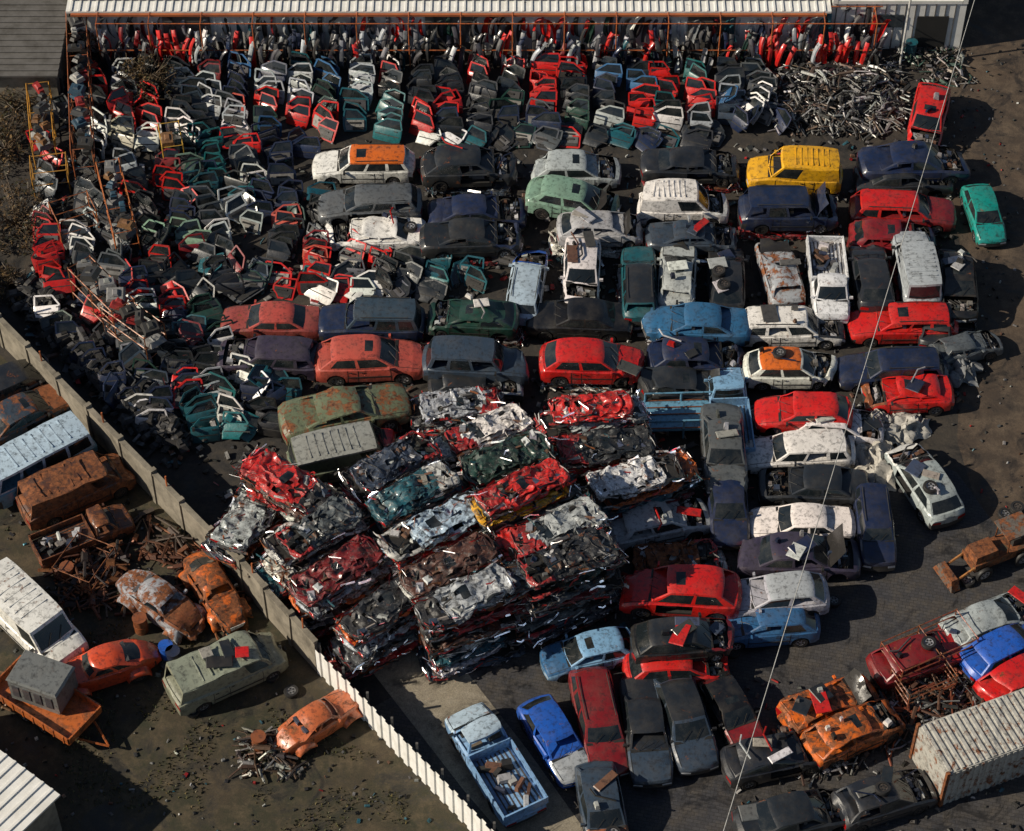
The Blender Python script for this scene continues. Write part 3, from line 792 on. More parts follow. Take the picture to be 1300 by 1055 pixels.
def doors(poly, yaw, pal, du=1.35, dv=.33, lean=26, jyaw=12, mess=0.0, name="scrap_car_door_pile", sc=1.15, run=.4, face=-24):
    wp = [W(*p) for p in poly]; wp = [(p.x, p.y) for p in wp]
    cx = sum(p[0] for p in wp)/len(wp); cy = sum(p[1] for p in wp)/len(wp); s = Soup()
    a = rad(yaw); ux, uy = math.cos(a), math.sin(a)
    nn = 40; i = -nn
    while i < nn:
        col = R.choice(PAL[pal]); v = -45.+R.uniform(0, dv); off = R.uniform(-.2, .2); flip = R.random() < .35; yj = R.uniform(-14, 14)
        while v < 45:
            if R.random() < run: col = R.choice(PAL[pal])
            if R.random() < .15: flip = R.random() < .35; yj = R.uniform(-20, 20)
            u = i*du+off+R.uniform(-.12, .12)
            x = cx+u*ux-v*uy; y = cy+u*uy+v*ux
            if inpoly(x, y, wp) and R.random() > .05:
                tp = R.choice(DT); cc = jit(C[col], .15); tc = R.choice(TRIM)
                big = R.random() < mess
                yw = a+rad(face+yj+R.uniform(-jyaw, jyaw))+(R.uniform(-1.2, 1.2) if big else 0)+(math.pi if flip else 0)
                ln = (-1 if not flip else 1)*rad(lean+R.uniform(-8, 12)+(R.uniform(10, 45) if big else 0))
                mx = Matrix.Translation((x, y, R.uniform(0, .12)+(R.uniform(0, .5) if big else 0))) @ Matrix.Rotation(yw, 4, 'Z') @ Matrix.Rotation(ln, 4, 'X') @ Matrix.Rotation(rad(R.uniform(-7, 7)+(R.choice([0, 90, 40]) if big and R.random() < .4 else 0)), 4, 'Y') @ Matrix.Scale(sc*R.uniform(.92, 1.05), 4) @ Matrix.Translation((-.52, 0, 0))
                s.merge(tp, mx, lambda c: (*cc, .0) if c[0] > 8.5 else ((*tc, 0) if c[0] > 7 else c))
            v += dv*R.uniform(.7, 1.45)
        i += 1
    if s.F: s.build(name, smooth=30, mats=DMATS)
doors([(230, 92), (985, 92), (965, 165), (850, 176), (395, 180), (330, 150), (240, 150)], 0, 'rw', 1.55, .5, face=-16)
doors([(135, 95), (228, 95), (240, 200), (150, 200)], 6, 'wr', 1.5, .55, mess=.1)
doors([(225, 110), (335, 165), (390, 190), (385, 240), (330, 260), (235, 235), (222, 160)], 18, 'rw', 1.5, .46, mess=.12)
doors([(140, 205), (235, 215), (320, 250), (318, 350), (190, 360), (150, 300)], 18, 'mix', 1.4, .46, mess=.15)
doors([(322, 250), (405, 262), (408, 345), (320, 345)], -4, 'rw', 1.45, .45, mess=.12)
doors([(395, 318), (550, 322), (620, 325), (620, 372), (400, 375)], 4, 'mix', 1.45, .46, mess=.15)
doors([(625, 300), (660, 310), (640, 345), (620, 345)], 0, 'mix', 1.4, .5, mess=.2)
doors([(150, 355), (300, 350), (285, 400), (285, 470), (300, 520), (220, 540), (130, 440)], 26, 'dk', 1.3, .45, mess=.3)
doors([(220, 450), (290, 480), (375, 500), (350, 560), (250, 575), (170, 510)], 24, 'dk', 1.3, .45, mess=.3)
doors([(40, 290), (140, 290), (160, 360), (130, 430), (60, 380)], 14, 'wr', 1.4, .5, mess=.3)
doors([(30, 130), (80, 110), (90, 290), (40, 285)], 2, 'wr', 1.6, .75, mess=.25)
doors([(100, 95), (138, 95), (145, 290), (105, 290)], 4, 'wr', 1.4, .6, mess=.2)
doors([(295, 355), (560, 376), (560, 388), (300, 386)], 6, 'dk', 1.3, .25, lean=60, mess=.2)
doors([(540, 178), (900, 178), (900, 192), (540, 192)], 3, 'rw', 1.2, .3, lean=72, mess=.1)
doors([(900, 110), (985, 120), (985, 165), (930, 170)], -25, 'rw', 1.5, .5, mess=.2)
doors([(30, 420), (80, 400), (220, 520), (200, 570), (130, 520)], 40, 'dk', 1.5, .6, mess=.5)

# ------------------------------------------------------------------ bumper racks along the warehouse
def bumper(s, mx, col, ln):
    n = 8; vs = []
    for i in range(n+1):
        u = i/n*2-1; bx = .28*(u*u)**1.5
        for (yy, dz) in ((0, -.09), (-.06, -.04), (-.06, .05), (0, .09)):
            vs.append((dz, bx+yy, (u+1)/2*ln))
    s.add(vs, [(i*4+j, i*4+j+1, (i+1)*4+j+1, (i+1)*4+j) for i in range(n) for j in range(3)], col, K if R.random() < .5 else P, mx)
s = Soup(); bcl = [(.02, .02, .023)]*8+[(.06, .06, .07)]*5+[(.16, .17, .19)]*4+[C['red']]*3+[C['white']]+[C['silver']]*3+[C['navy'], C['bteal'], C['dred'], C['dgreen']]
x0 = W(132, 80).x; x1 = W(1115, 80).x; yr = W(650, 84).y
for row, (dy, zb_) in enumerate(((-.35, .0), (.25, .1), (.9, 1.0), (1.5, 1.1))):
    x = x0; col = R.choice(bcl)
    while x < x1:
        if R.random() < .5: col = R.choice(bcl)
        if R.random() > .07:
            mx = Matrix.Translation((x, yr+dy+R.uniform(-.1, .1), zb_)) @ Matrix.Rotation(-.45+R.uniform(-.8, .8)+(math.pi if R.random() < .25 else 0), 4, 'Z') @ Matrix.Rotation(rad(R.uniform(-14, 14)), 4, 'Y') @ Matrix.Rotation(rad(R.uniform(-16, 2)), 4, 'X')
            bumper(s, mx @ Matrix.Diagonal((1.4, 1, 1, 1)), jit(col, .2), R.uniform(1.35, 1.9))
        x += R.uniform(.16, .36)
s.build("stored_bumper_row", smooth=40, mats=DMATS)
s = Soup(); oc = (.45, .12, .035, .25)
x = x0
while x < x1+.5:
    for dy in (-.1, 1.2): s.tube((x, yr+dy, 0), (x, yr+dy, 2.9), .04, oc, P, 5)
    s.tube((x, yr-.1, 2.88), (x, yr+1.2, 2.88), .03, oc, P, 5); x += 2.6
for dy, z in ((-.1, 1.15), (1.2, 1.15), (1.2, 2.9), (-.1, 2.9)): s.tube((x0, yr+dy, z), (x1, yr+dy, z), .03, oc, P, 5)
s.build("steel_storage_rack")

def heap(name, poly, n, hmax, lr, cols, rr=(.02, .05), mats=(S,), flat=.35):
    wp = [W(*p) for p in poly]; wp = [(p.x, p.y) for p in wp]; s = Soup()
    xa, xb = min(p[0] for p in wp), max(p[0] for p in wp); ya, yb_ = min(p[1] for p in wp), max(p[1] for p in wp)
    cx, cy = (xa+xb)/2, (ya+yb_)/2; k = 0
    while k < n:
        x, y = R.uniform(xa, xb), R.uniform(ya, yb_)
        if not inpoly(x, y, wp): continue
        k += 1; hh = hmax*(1-max(abs(x-cx)/(xb-xa+.01), abs(y-cy)/(yb_-ya+.01))*1.7); z = R.uniform(.03, max(.08, hh))
        a = R.uniform(0, math.pi); l = R.uniform(*lr); c_ = jit(R.choice(cols), .25); r = R.uniform(*rr); mt = R.choice(mats)
        p0 = Vector((x, y, z)); d = Vector((math.cos(a), math.sin(a), R.uniform(-flat, flat)))*l/2
        q = p0+Vector((R.uniform(-.15, .15), R.uniform(-.15, .15), R.uniform(-.05, .15)))
        s.tube(p0-d, q, r, c_, mt, 5); s.tube(q, p0+d, r*R.choice([1, 1, 2.4]), c_, mt, 5)
    return s.build(name)
heap("exhaust_pipe_heap", [(975, 115), (1000, 85), (1140, 78), (1150, 150), (1120, 172), (985, 170)], 1000, 1.3, (.4, 1.4), [(.55, .55, .55), (.3, .3, .3), (.14, .14, .14), (.14, .10, .08), (.06, .06, .06), (.03, .03, .03)], (.02, .05))
heap("scrap_axle_heap", [(1130, 60), (1215, 60), (1240, 110), (1180, 110)], 160, .5, (.3, 1.0), [(.08, .07, .06), (.15, .13, .12), (.3, .3, .3), (.05, .1, .08)])

def shards(name, poly, n, size=(.06, .4), hz=.25, pal=None):
    wp = [W(*p) for p in poly]; wp = [(p.x, p.y) for p in wp]; s = Soup()
    xa, xb = min(p[0] for p in wp), max(p[0] for p in wp); ya, yb_ = min(p[1] for p in wp), max(p[1] for p in wp); k = 0
    pal = pal or [(.02, .02, .02)]*8+[(.06, .06, .06)]*5+[(.2, .2, .2)]*2+[(.45, .45, .43), (.35, .02, .02), (.12, .06, .04), (.02, .1, .14)]
    while k < n:
        x, y = R.uniform(xa, xb), R.uniform(ya, yb_)
        if not inpoly(x, y, wp): continue
        k += 1; a, b_, c_ = R.uniform(*size), R.uniform(*size)*.6, R.uniform(.02, .12)
        mx = Matrix.Translation((x, y, R.uniform(.02, hz))) @ Matrix.Rotation(R.uniform(0, 6.3), 4, 'Z') @ Matrix.Rotation(R.uniform(-.5, .5), 4, 'X') @ Matrix.Rotation(R.uniform(-.5, .5), 4, 'Y')
        s.box((0, 0, 0), (a, b_, c_), jit(R.choice(pal), .3), R.choice([P, K, S]), mx, tp=R.uniform(.4, 1))
    return s.build(name, smooth=0)
shards("loose_scrap", [(240, 180), (1180, 180), (1220, 250), (1220, 510), (1090, 520), (1060, 700), (900, 820), (760, 820), (470, 830), (240, 600)], 3500, (.05, .45), .15)
shards("loose_scrap", [(0, 470), (90, 540), (380, 840), (540, 990), (560, 1080), (0, 1080), (0, 600)], 420, (.04, .25), .08)
shards("loose_scrap", [(60, 100), (230, 120), (280, 360), (320, 540), (210, 600), (30, 420)], 1200, (.1, .6), .4)
shards("loose_scrap", [(950, 860), (1120, 880), (1300, 860), (1300, 1080), (930, 1080)], 260, (.05, .35), .1)
shards("loose_scrap", [(1180, 60), (1300, 60), (1300, 700), (1200, 560), (1230, 330)], 220, (.04, .2), .06)

s = Soup()
for i in range(300):
    tt = R.random(); cx = lerp(12, 205, tt)+R.uniform(0, 40); cy = lerp(395, 585, tt)-R.uniform(0, 35); p = W(cx, cy)
    mx = Matrix.Translation((p.x, p.y, R.uniform(.1, .7))) @ Matrix.Rotation(rad(-40+R.uniform(-35, 35)+R.choice([0, 90])), 4, 'Z') @ Matrix.Rotation(R.uniform(-.5, .5), 4, 'X')
    c_ = R.choice([(.02, .02, .023), (.04, .04, .045), (.08, .08, .085), (.02, .02, .02), (.10, .095, .09)])
    s.box((0, 0, 0), (R.uniform(.6, 1.3), R.uniform(.2, .45), R.uniform(.12, .3)), c_, K, mx, tp=.7)
    s.box((.1, 0, .12), (.35, .2, .1), (.02, .02, .02), K, mx, tp=.8)
s.build("dashboard_parts_heap", smooth=40)

# ------------------------------------------------------------------ shelving on the left
def rack(name, u0, v0, u1, v1, h, depth, levels, col, fill=True):
    a = W(u0, v0); b_ = W(u1, v1); d = (b_-a); Ln = d.length; ang = math.atan2(d.y, d.x); s = Soup(); n = max(2, int(Ln/1.6)+1)
    for i in range(n):
        x = Ln*i/(n-1)
        for y in (0, depth): s.tube((x, y, 0), (x, y, h), .035, col, P, 4)
        for k in range(levels): s.tube((x, 0, h*(k+1)/levels-.05), (x, depth, h*(k+1)/levels-.05), .025, col, P, 4)
    for k in range(levels):
        for y in (0, depth): s.tube((0, y, h*(k+1)/levels-.05), (Ln, y, h*(k+1)/levels-.05), .03, col, P, 4)
        if fill:
            x = .2
            while x < Ln-.3:
                w_ = R.uniform(.35, .8); c_ = R.choice([(.03, .03, .03)]*4+[(.08, .08, .08), (.4, .4, .38), (.2, .2, .2), (.3, .02, .02), (.2, .1, .04), (.02, .06, .1)])
                mx = Matrix.Translation((x+w_/2, depth/2+R.uniform(-.2, .2), h*(k+1)/levels+.12)) @ Matrix.Rotation(R.uniform(-.8, .8), 4, 'Z') @ Matrix.Rotation(R.uniform(-.4, .4), 4, 'Y')
                s.box((0, 0, 0), (w_, R.uniform(.25, .9), R.uniform(.12, .3)), c_, R.choice([K, P]), mx, tp=.8)
                s.box((0, 0, .16), (w_*.5, .3, .08), jit(c_, .3), K, mx, tp=.6); x += w_+R.uniform(0, .3)
    return s.build(name, mats=DMATS, mw=Matrix.Translation(a) @ Matrix.Rotation(ang, 4, 'Z'))
rack("parts_shelf", 92, 60, 98, 235, 2.4, 1.0, 2, (.34, .09, .03, .4))
rack("parts_shelf", 40, 140, 46, 215, 1.8, 1.1, 2, (.5, .24, .03, .2))
rack("parts_shelf", 128, 240, 150, 330, 1.8, 1.1, 2, (.42, .12, .03, .3))
rack("parts_shelf", 205, 185, 210, 215, 1.5, 1.0, 1, (.5, .3, .04, .1))
rack("parts_shelf", 95, 385, 150, 440, 2.4, 1.2, 3, (.4, .13, .04, .35))
rack("parts_shelf", 135, 430, 190, 470, 2.2, 1.2, 3, (.4, .13, .04, .35))
rack("rusty_steel_frame", 80, 315, 128, 300, 1.8, 1.4, 2, (.4, .12, .03, .4), False)
rack("rusty_steel_frame", 45, 250, 90, 245, 1.6, 1.2, 2, (.45, .22, .03, .2), False)
rack("rusty_steel_frame", 1140, 880, 1235, 838, 1.6, 1.6, 4, (.35, .07, .04, .45), False)
rack("rusty_steel_frame", 1150, 905, 1210, 880, 1.3, 1.4, 4, (.3, .1, .05, .5), False)
rack("rusty_steel_frame", 118, 760, 150, 715, 1.2, 1.8, 2, (.3, .1, .03, .6), False)

# ------------------------------------------------------------------ buildings
def mat_simple(name, c1, c2, rough=.6, sc=1.5):
    m, t, b, o = newmat(name); geo = node(t, 'ShaderNodeNewGeometry'); pos = geo.outputs['Position']
    n = noi(t, sc, 7, .7, pos); c = mixc(t, ramp(t, n, .4, .7), c1, c2); t.links.new(c, b.inputs['Base Color'])
    b.inputs['Roughness'].default_value = rough; bump(t, b, n, .15, .03); return m
MW = mat_simple("white_sheet_metal", (.80, .80, .78), (.66, .65, .61)); MGR = mat_simple("grey_roofing", (.12, .115, .11), (.06, .056, .05), .8)
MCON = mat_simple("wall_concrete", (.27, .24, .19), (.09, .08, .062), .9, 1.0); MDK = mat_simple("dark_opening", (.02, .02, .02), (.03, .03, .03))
MOR = mat_simple("orange_steel", (.45, .13, .04), (.28, .08, .04)); MWIN = mat_simple("window_glass", (.03, .04, .05), (.05, .06, .07), .1)
BM = [MW, MGR, MCON, MDK, MOR, MWIN]
def E(name): e = bpy.data.objects.new(name, None); scene.collection.objects.link(e); return e
def part(par, nm, fn):
    s = Soup(); fn(s); return s.build(nm, mats=BM, parent=par, smooth=0)
Z3 = (0, 0, 0)
bx0, bx1 = W(100, 70).x, W(1042, 70).x; by = W(650, 66).y; bh = 2.8
e = E("white_warehouse")
def walls(s):
    s.box(((bx0+bx1)/2, by+4, bh/2), (bx1-bx0, 8, bh), Z3, 0)
    x = bx0+.1
    while x < bx1: s.box((x, by-.03, bh/2), (.09, .06, bh), Z3, 0); x += .35
part(e, "walls", walls)
def roof(s):
    s.box(((bx0+bx1)/2, by+4, bh+.08), (bx1-bx0+.5, 8.6, .12), Z3, 0)
    x = bx0
    while x < bx1: s.box((x, by+4, bh+.17), (.10, 8.6, .06), Z3, 0); x += .42
    for k in range(5): s.box(((bx0+bx1)/2, by+.5+k*1.7, bh+.215), (bx1-bx0, .05, .03), Z3, 1)
part(e, "ribbed_roof", roof)
part(e, "gutter", lambda s: s.box(((bx0+bx1)/2, by-.42, bh+.02), (bx1-bx0, .14, .12), Z3, 4))
part(e, "doors", lambda s: [s.box((lerp(bx0, bx1, k), by-.075, 1.3), (2.4, .03, 2.6), Z3, 1) for k in (.15, .5, .85)])
e = E("white_shed"); rx0, rx1 = W(1050, 60).x, W(1217, 60).x; ry = W(1130, 62).y
part(e, "walls", lambda s: [s.box(((rx0+rx1)/2, ry+3.5, 1.5), (rx1-rx0, 7, 3.0), Z3, 0)]+[s.box((rx0+.2+k*.5, ry-.02, 1.5), (.05, .04, 3.0), Z3, 1) for k in range(int((rx1-rx0)*2))])
part(e, "flat_roof", lambda s: [s.box(((rx0+rx1)/2, ry+3.7, 3.06), (rx1-rx0-.6, 6.4, .1), Z3, 1), s.box((rx1-.1, ry+3.5, 3.15), (.25, 7.1, .3), Z3, 0), s.box((rx0+.1, ry+3.5, 3.15), (.25, 7.1, .3), Z3, 0), s.box(((rx0+rx1)/2, ry+.1, 3.1), (rx1-rx0-.5, .3, .2), Z3, 0)])
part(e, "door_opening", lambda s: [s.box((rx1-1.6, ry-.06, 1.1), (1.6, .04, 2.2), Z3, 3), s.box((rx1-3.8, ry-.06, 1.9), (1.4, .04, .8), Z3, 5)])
e = E("grey_shed"); p = W(74, 92, 2.2)
part(e, "walls", lambda s: s.box((p.x-5, p.y+6, 1.05), (9.6, 12, 2.1), Z3, 2))
part(e, "ribbed_roof", lambda s: [s.box((p.x-5, p.y+6, 2.2), (10, 12.6, .1), Z3, 1)]+[s.box((p.x-5, p.y+.1+k*.45, 2.28), (10, .14, .07), Z3, 1) for k in range(27)])
e = E("white_outbuilding"); p = W(88, 972, 2.6)
part(e, "walls", lambda s: s.box((0, 0, 1.25), (7.6, 5.6, 2.5), Z3, 2))
part(e, "ribbed_roof", lambda s: [s.box((0, 0, 2.56), (8, 6, .1), Z3, 0)]+[s.box((-3.9+k*.5, 0, 2.64), (.1, 6, .07), Z3, 0) for k in range(16)])
e.location = (p.x-5.2, p.y-1.2, 0); e.rotation_euler = (0, 0, rad(-38))
pts = [W(-140, 300), W(-30, 402), W(200, 636), W(310, 748), W(404, 852)]
s = Soup()
for a, b_ in zip(pts, pts[1:]):
    d = b_-a; n = int(d.length/2.4)+1
    for i in range(n):
        p0 = a+d*i/n; p1 = a+d*(i+1)/n; ang = math.atan2(d.y, d.x); mx = Matrix.Translation((p0+p1)/2) @ Matrix.Rotation(ang, 4, 'Z') @ Matrix.Rotation(R.uniform(-.02, .02), 4, 'X')
        h = 2.0+R.uniform(-.06, .06); l = (p1-p0).length
        s.box((0, 0, h/2), (l-.02, .16, h), Z3, 2, mx); s.box((0, 0, h+.03), (l-.04, .24, .06), Z3, 2, mx)
        s.box((-l/2, 0, h/2+.1), (.2, .3, h+.2), Z3, 2, mx)
        if i % 2 == 0: s.tube(mx @ Vector((0, 0, h)), mx @ Vector((0, 0, h+.7)), .04, Z3, 4, 5)
s.build("concrete_boundary_wall", mats=BM, smooth=0)
s = Soup(); a = W(404, 854); b_ = W(690, 1150); d = b_-a; n = int(d.length/.28); ang = math.atan2(d.y, d.x)
for i in range(n):
    p0 = a+d*i/n; p1 = a+d*(i+1)/n; o = Vector((-math.sin(ang), math.cos(ang), 0))*(.035 if i % 2 else -.035)
    q0, q1 = p0+o, p1+o; h = 1.7+R.uniform(-.03, .03); zz = Vector((0, 0, h)); th = Vector((math.cos(ang), math.sin(ang), 0))*.03
    s.add([q0, q1-th, q1-th+zz, q0+zz], [(0, 1, 2, 3)], Z3, 0)
    s.add([q1-th, p1-o, p1-o+zz, q1-th+zz], [(0, 1, 2, 3)], Z3, 0)
for i in range(10):
    p0 = a+d*i/9; s.box((p0.x+.15, p0.y+.15, .95), (.1, .1, 1.9), Z3, 1)
s.build("corrugated_white_fence", mats=BM, smooth=0)

# ------------------------------------------------------------------ trailers, loader, container
def at(u, v, head, z=0): p = W(u, v, z); return Matrix.Translation((p.x, p.y, z)) @ Matrix.Rotation(rad(head), 4, 'Z')
s = Soup(); oc = (.5, .13, .03, .3)
s.box((0, 0, .75), (4.2, 1.9, .12), oc)
for sg in (-1, 1): s.box((0, sg*.98, .98), (4.2, .06, .4), oc); [wheel(s, x, sg*.8, .32, .32, sg, R) for x in (-.5, .5)]
for x in (-2.13, 2.13): s.box((x, 0, .98), (.06, 1.9, .4), oc)
for i in range(8): s.box((-1.9+i*.54, -1.02, .98), (.06, .05, .42), oc)
s.tube((2.1, .5, .6), (3.3, 0, .5), .05, oc); s.tube((2.1, -.5, .6), (3.3, 0, .5), .05, oc)
s.build("orange_flatbed_trailer", mw=at(62, 905, -35))
s = Soup(); gc = (.16, .17, .17, .05)
s.box((0, 0, .75), (2.2, 1.5, 1.3), gc); s.box((0, 0, 1.45), (2.3, 1.6, .1), gc, tp=.93)
for i in range(4): s.box((-.8+i*.5, -.77, .75), (.3, .03, .7), (.07, .07, .08))
s.build("grey_box_body", mw=at(58, 880, -22, .85))
s = Soup(); gc = (.10, .08, .05, .5)
s.box((0, 0, .9), (3.2, 1.2, .5), gc); s.box((.9, 0, 1.35), (1.3, 1.0, .45), (.22, .09, .04, .5), tp=.9)
for x in (-.2, -1.3):
    for sg in (-1, 1): s.tube((x, sg*.55, 1.1), (x, sg*.5, 2.3), .04, gc)
s.box((-.75, 0, 2.34), (1.5, 1.3, .08), (.15, .13, .11, .4)); s.box((-.9, 0, 1.35), (.5, .6, .5), (.03, .03, .03), K)
for sg in (-1, 1): wheel(s, 1.1, sg*.75, .45, .45, sg, R); wheel(s, -1.1, sg*.75, .5, .5, sg, R)
for sg in (-1, 1): s.tube((1.0, sg*.5, 1.2), (2.6, sg*.5, .4), .07, (.35, .15, .04, .3))
s.box((2.7, 0, .4), (.5, 1.7, .6), (.15, .12, .1, .5), tp=.7)
s.build("wheel_loader", mw=at(1262, 712, 205) @ Matrix.Scale(.88, 4))
s = Soup(); cc = (.50, .49, .45, .26)
s.box((0, 0, 1.15), (6.2, 2.4, 2.3), cc)
for i in range(22): s.box((-2.95+i*.28, 0, 2.33), (.13, 2.3, .06), cc); s.box((-2.95+i*.28, -1.22, 1.15), (.13, .05, 2.2), cc)
for i in range(8): s.box((3.12, -1.05+i*.3, 1.15), (.05, .13, 2.2), cc)
for x in (-3.1, 3.1):
    for y in (-1.2, 1.2): s.box((x, y, 1.2), (.14, .14, 2.45), (.3, .12, .05, .6))
s.build("rusty_container", mw=at(1262, 960, 22))
s = Soup(); bc_ = (.12, .30, .45, .1)
s.box((0, 0, .7), (3.4, 1.7, .12), bc_); [s.tube((-1.6, -.8+i*.4, .8), (1.6, -.8+i*.4, .8), .03, (.3, .1, .05)) for i in range(5)]
for x in (-1.6, 0, 1.6):
    for sg in (-1, 1): s.tube((x, sg*.8, .1), (x, sg*.8, 1.3), .05, bc_, P)
for sg in (-1, 1): s.tube((-1.6, sg*.8, 1.3), (1.6, sg*.8, 1.3), .04, bc_, P)
s.build("blue_steel_frame", mw=at(865, 540, 2))

def tarp(u, v, rx, ry, h, col, sd):
    s = Soup(); n = 30; vs = []
    for i in range(n+1):
        for j in range(n+1):
            a, b_ = i/n*2-1, j/n*2-1; r = max(0, 1-(a*a+b_*b_)*.8); q = Vector((a*2.2+sd, b_*2.2, sd))
            rg = 1-2*abs(noise.noise(q*1.8)); rg2 = 1-2*abs(noise.noise(q*4.1))
            z = h*(r**.6)*.7+h*.5*noise.noise(q*1.2)*r**.3+h*.22*(rg-.5)*r**.3+h*.14*(rg2-.5)*r**.3
            o = noise.noise_vector(q*1.4); vs.append((a*rx+o.x*.35, b_*ry+o.y*.35, max(.02+.02*abs(o.z), z)))
    s.add(vs, [(i*(n+1)+j, (i+1)*(n+1)+j, (i+1)*(n+1)+j+1, i*(n+1)+j+1) for i in range(n) for j in range(n) if not ((i < 4 or i > n-5) and (j < 4 or j > n-5))], col, K)
    s.build("crumpled_tarpaulin", mw=at(u, v, R.uniform(0, 40)), smooth=40)
tarp(1108, 590, 1.1, 1.6, .9, (.42, .40, .36), 3.3); tarp(1146, 546, 1.2, .8, .7, (.42, .41, .38), 7.1); tarp(1110, 545, .8, .8, .9, (.46, .44, .40), 9.4); tarp(1215, 470, .9, 1.0, .8, (.20, .21, .22), 5.2)

def tyres(name, L_):
    s = Soup()
    for (u, v, z) in L_:
        p = W(u, v); mx = Matrix.Translation((p.x, p.y, .12+z*.2)) @ Matrix.Rotation(R.uniform(0, 6), 4, 'Z') @ Matrix.Rotation(rad(90+R.uniform(-6, 6)), 4, 'X')
        wheel(s, 0, 0, 0, .31, 1, R, mx)
    s.build(name)
tyres("tyre_heap", [(1275, 655, 0), (1290, 650, 0), (1283, 668, 0), (1297, 672, 0), (1278, 683, 0), (1292, 690, 0), (1290, 650, 1), (1283, 668, 1)])
tyres("loose_wheels", [(1058, 765, 0), (930, 830, 0), (1045, 772, 0), (345, 860, 0), (245, 905, 0), (215, 830, 0), (212, 845, 0), (1200, 95, 0), (1215, 100, 0), (370, 880, 0), (1240, 470, 0), (840, 480, 0), (1228, 740, 0)])
s = Soup()
for (u, v, c_) in ((213, 835, 'blue'), (222, 842, 'navy'), (88, 735, 'rust'), (180, 800, 'rust'), (1155, 70, 'bteal'), (330, 950, 'rust')):
    p = W(u, v); s.tube((p.x, p.y, 0), (p.x, p.y, .88), .29, C[c_], P, 14); s.tube((p.x, p.y, .86), (p.x, p.y, .90), .31, C[c_], P, 14); s.tube((p.x, p.y, .4), (p.x, p.y, .44), .305, C[c_], P, 14)
s.build("oil_drums")
heap("rusty_scrap_heap", [(170, 650), (260, 690), (250, 730), (160, 700)], 60, .5, (.4, 2.2), [(.12, .05, .03), (.2, .08, .04), (.08, .06, .05)], (.03, .07))
heap("rusty_scrap_heap", [(60, 690), (150, 690), (170, 780), (80, 770)], 220, .9, (.4, 1.6), [(.12, .05, .03), (.22, .09, .04), (.06, .05, .05)], (.03, .08))
heap("rusty_scrap_heap", [(310, 930), (370, 935), (380, 985), (300, 985)], 90, .7, (.3, 1.4), [(.1, .06, .04), (.3, .3, .28), (.06, .05, .05)], (.02, .06))
heap("rusty_scrap_heap", [(0, 860), (60, 850), (60, 900), (0, 900)], 70, .6, (.3, 1.6), [(.1, .06, .04), (.2, .1, .05)], (.02, .06))
heap("rusty_scrap_heap", [(1090, 870), (1290, 830), (1300, 900), (1120, 960)], 260, .9, (.4, 1.6), [(.12, .06, .04), (.3, .08, .04), (.05, .05, .05), (.3, .3, .3)], (.02, .06))
heap("rusty_scrap_heap", [(950, 935), (1060, 920), (1110, 970), (1000, 1000)], 160, .7, (.3, 1.2), [(.1, .06, .05), (.05, .05, .05), (.3, .3, .3)], (.02, .06))
heap("rusty_scrap_heap", [(215, 700), (300, 720), (320, 800), (250, 810)], 90, .5, (.3, 1.4), [(.12, .05, .03), (.25, .10, .04), (.06, .05, .05)], (.02, .06))

def bush(u, v, rx, ry, h, n):
    s = Soup()
    for i in range(26):
        a = R.uniform(0, 6.3); p = Vector((0, 0, 0)); d = Vector((math.cos(a)*R.uniform(.3, 1)*rx, math.sin(a)*R.uniform(.3, 1)*ry, h*R.uniform(.6, 1.1)))
        for k in range(3):
            q = p+d/3+Vector((R.uniform(-.2, .2), R.uniform(-.2, .2), R.uniform(-.1, .15))); s.tube(p, q, .035*(1-k*.28), (.09, .06, .035), 1, 4); p = q
    for i in range(n):
        a = R.uniform(0, 6.3); r = R.random()**.6; b_ = R.random()
        q = Vector((math.cos(a)*r*rx, math.sin(a)*r*ry, h*b_*(1-.6*r*r)+.1)); q += noise.noise_vector(q*1.1+Vector((u, v, 0)))*.5
        if noise.noise(q*1.4+Vector((v, u, 0))) < -.12: continue
        l = R.uniform(.05, .13); x = Vector((R.gauss(0, 1), R.gauss(0, 1), R.gauss(0, .7))).normalized(); y = x.cross(Vector((R.random(), R.random(), R.random()+.1))).normalized()
        s.add([q-x*l, q-y*l*.5, q+x*l, q+y*l*.5], [(0, 1, 2, 3)], jit(R.choice([(.14, .085, .035), (.09, .06, .03), (.20, .125, .05), (.06, .06, .025)]), .2), 0)
        if R.random() < .12: s.tube(q, q+x*.5, .012, (.12, .085, .05), 1, 3)
    s.build("bramble_bush", mats=[M_PLAS, M_PLAS], mw=at(u, v, 0), smooth=0)
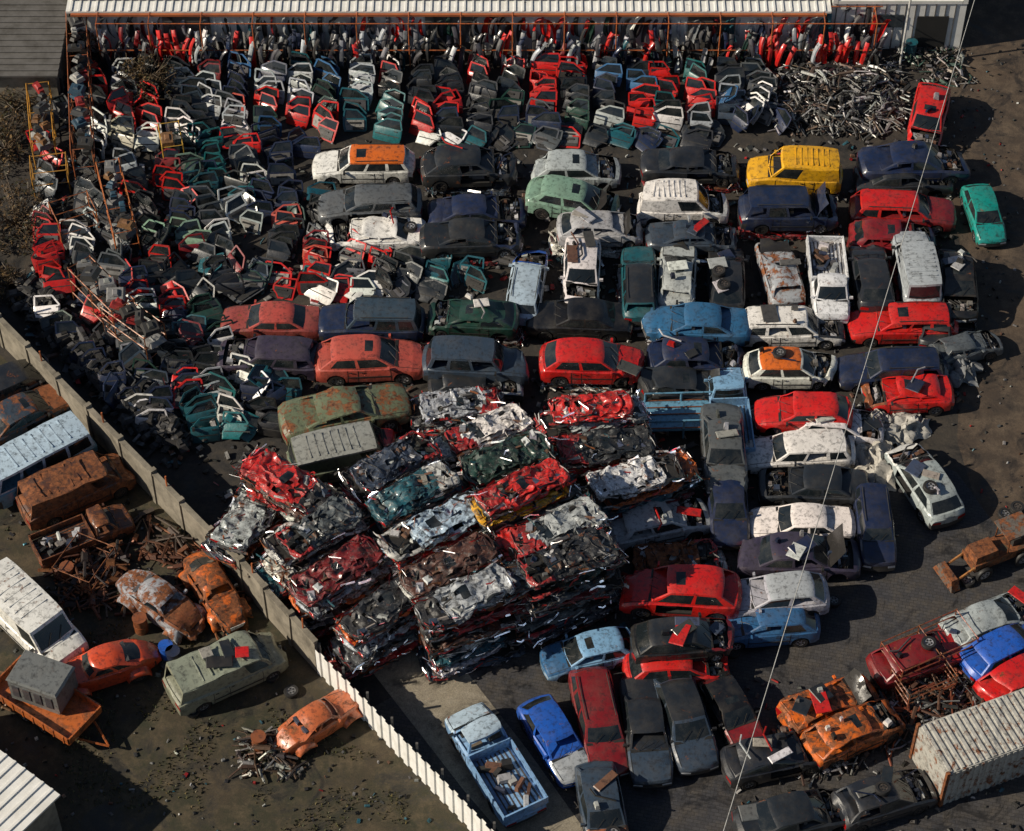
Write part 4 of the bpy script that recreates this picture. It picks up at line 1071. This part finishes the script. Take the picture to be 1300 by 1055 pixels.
bush(185, 118, 1.7, 1.7, 1.7, 2600); bush(20, 285, 1.8, 2.4, 1.4, 2600); bush(8, 190, 1.2, 2.2, 1.4, 1600); bush(112, 60, 1.0, 1.6, 1.6, 1100); bush(15, 365, 1.0, 1.0, 1., 800); bush(15, 130, 1.6, 1.6, 1.2, 1500)

s = Soup(); wp = [(0, 650), (90, 640), (350, 900), (540, 990), (520, 1060), (100, 1060)]
for i in range(12000):
    u, v = R.uniform(0, 540), R.uniform(640, 1060)
    if not inpoly(u, v, wp): continue
    p = W(u, v)
    if noise.noise(p*.5) < .02: continue
    a = R.uniform(0, 6.3); l = R.uniform(.04, .11); d = Vector((math.cos(a), math.sin(a), 0))*l*.5
    s.add([p-d, p+d, p+Vector((R.uniform(-.08, .08), R.uniform(-.08, .08), l*1.4))], [(0, 1, 2)], jit(R.choice([(.07, .065, .02), (.12, .095, .035), (.045, .055, .018)])), 0)
s.build("weeds", mats=[M_PLAS], smooth=0)

pa = W(1225, 40, 9); pb = W(935, 1000, 9); d = pb-pa; pa2 = pa-d*.35; pb2 = pb+d*.35; s = Soup(); prev = None
for i in range(41):
    k = i/40; p = pa2.lerp(pb2, k); p = Vector((p.x, p.y, 9-1.1*(1-(2*k-1)**2)+.6))
    if prev: s.tube(prev, p, .018, (.5, .5, .48), 2, 5, caps=False)
    prev = p
s.build("overhead_cable", mats=MATS)
for q in (pa2, pb2):
    s = Soup(); s.tube((0, 0, 0), (0, 0, 9.9), .14, (.14, .10, .07), K, 10); s.box((0, 0, 9.4), (1.4, .1, .12), (.14, .1, .07), K); s.tube((0, 0, 9.9), (0, 0, 10.1), .05, (.5, .5, .5), K)
    s.build("utility_pole", mw=Matrix.Translation((q.x, q.y, 0)))
s = Soup(); s.tube((0, 0, 0), (0, 0, 5), .06, (.6, .6, .58), P, 8); s.tube((0, 0, 5), (-.9, 0, 5.2), .04, (.6, .6, .58), P, 6); s.box((-1.1, 0, 5.2), (.5, .2, .1), (.5, .5, .5), P)
s.build("street_lamp", mw=at(1142, 85, 0))
print("objects", len(bpy.data.objects))
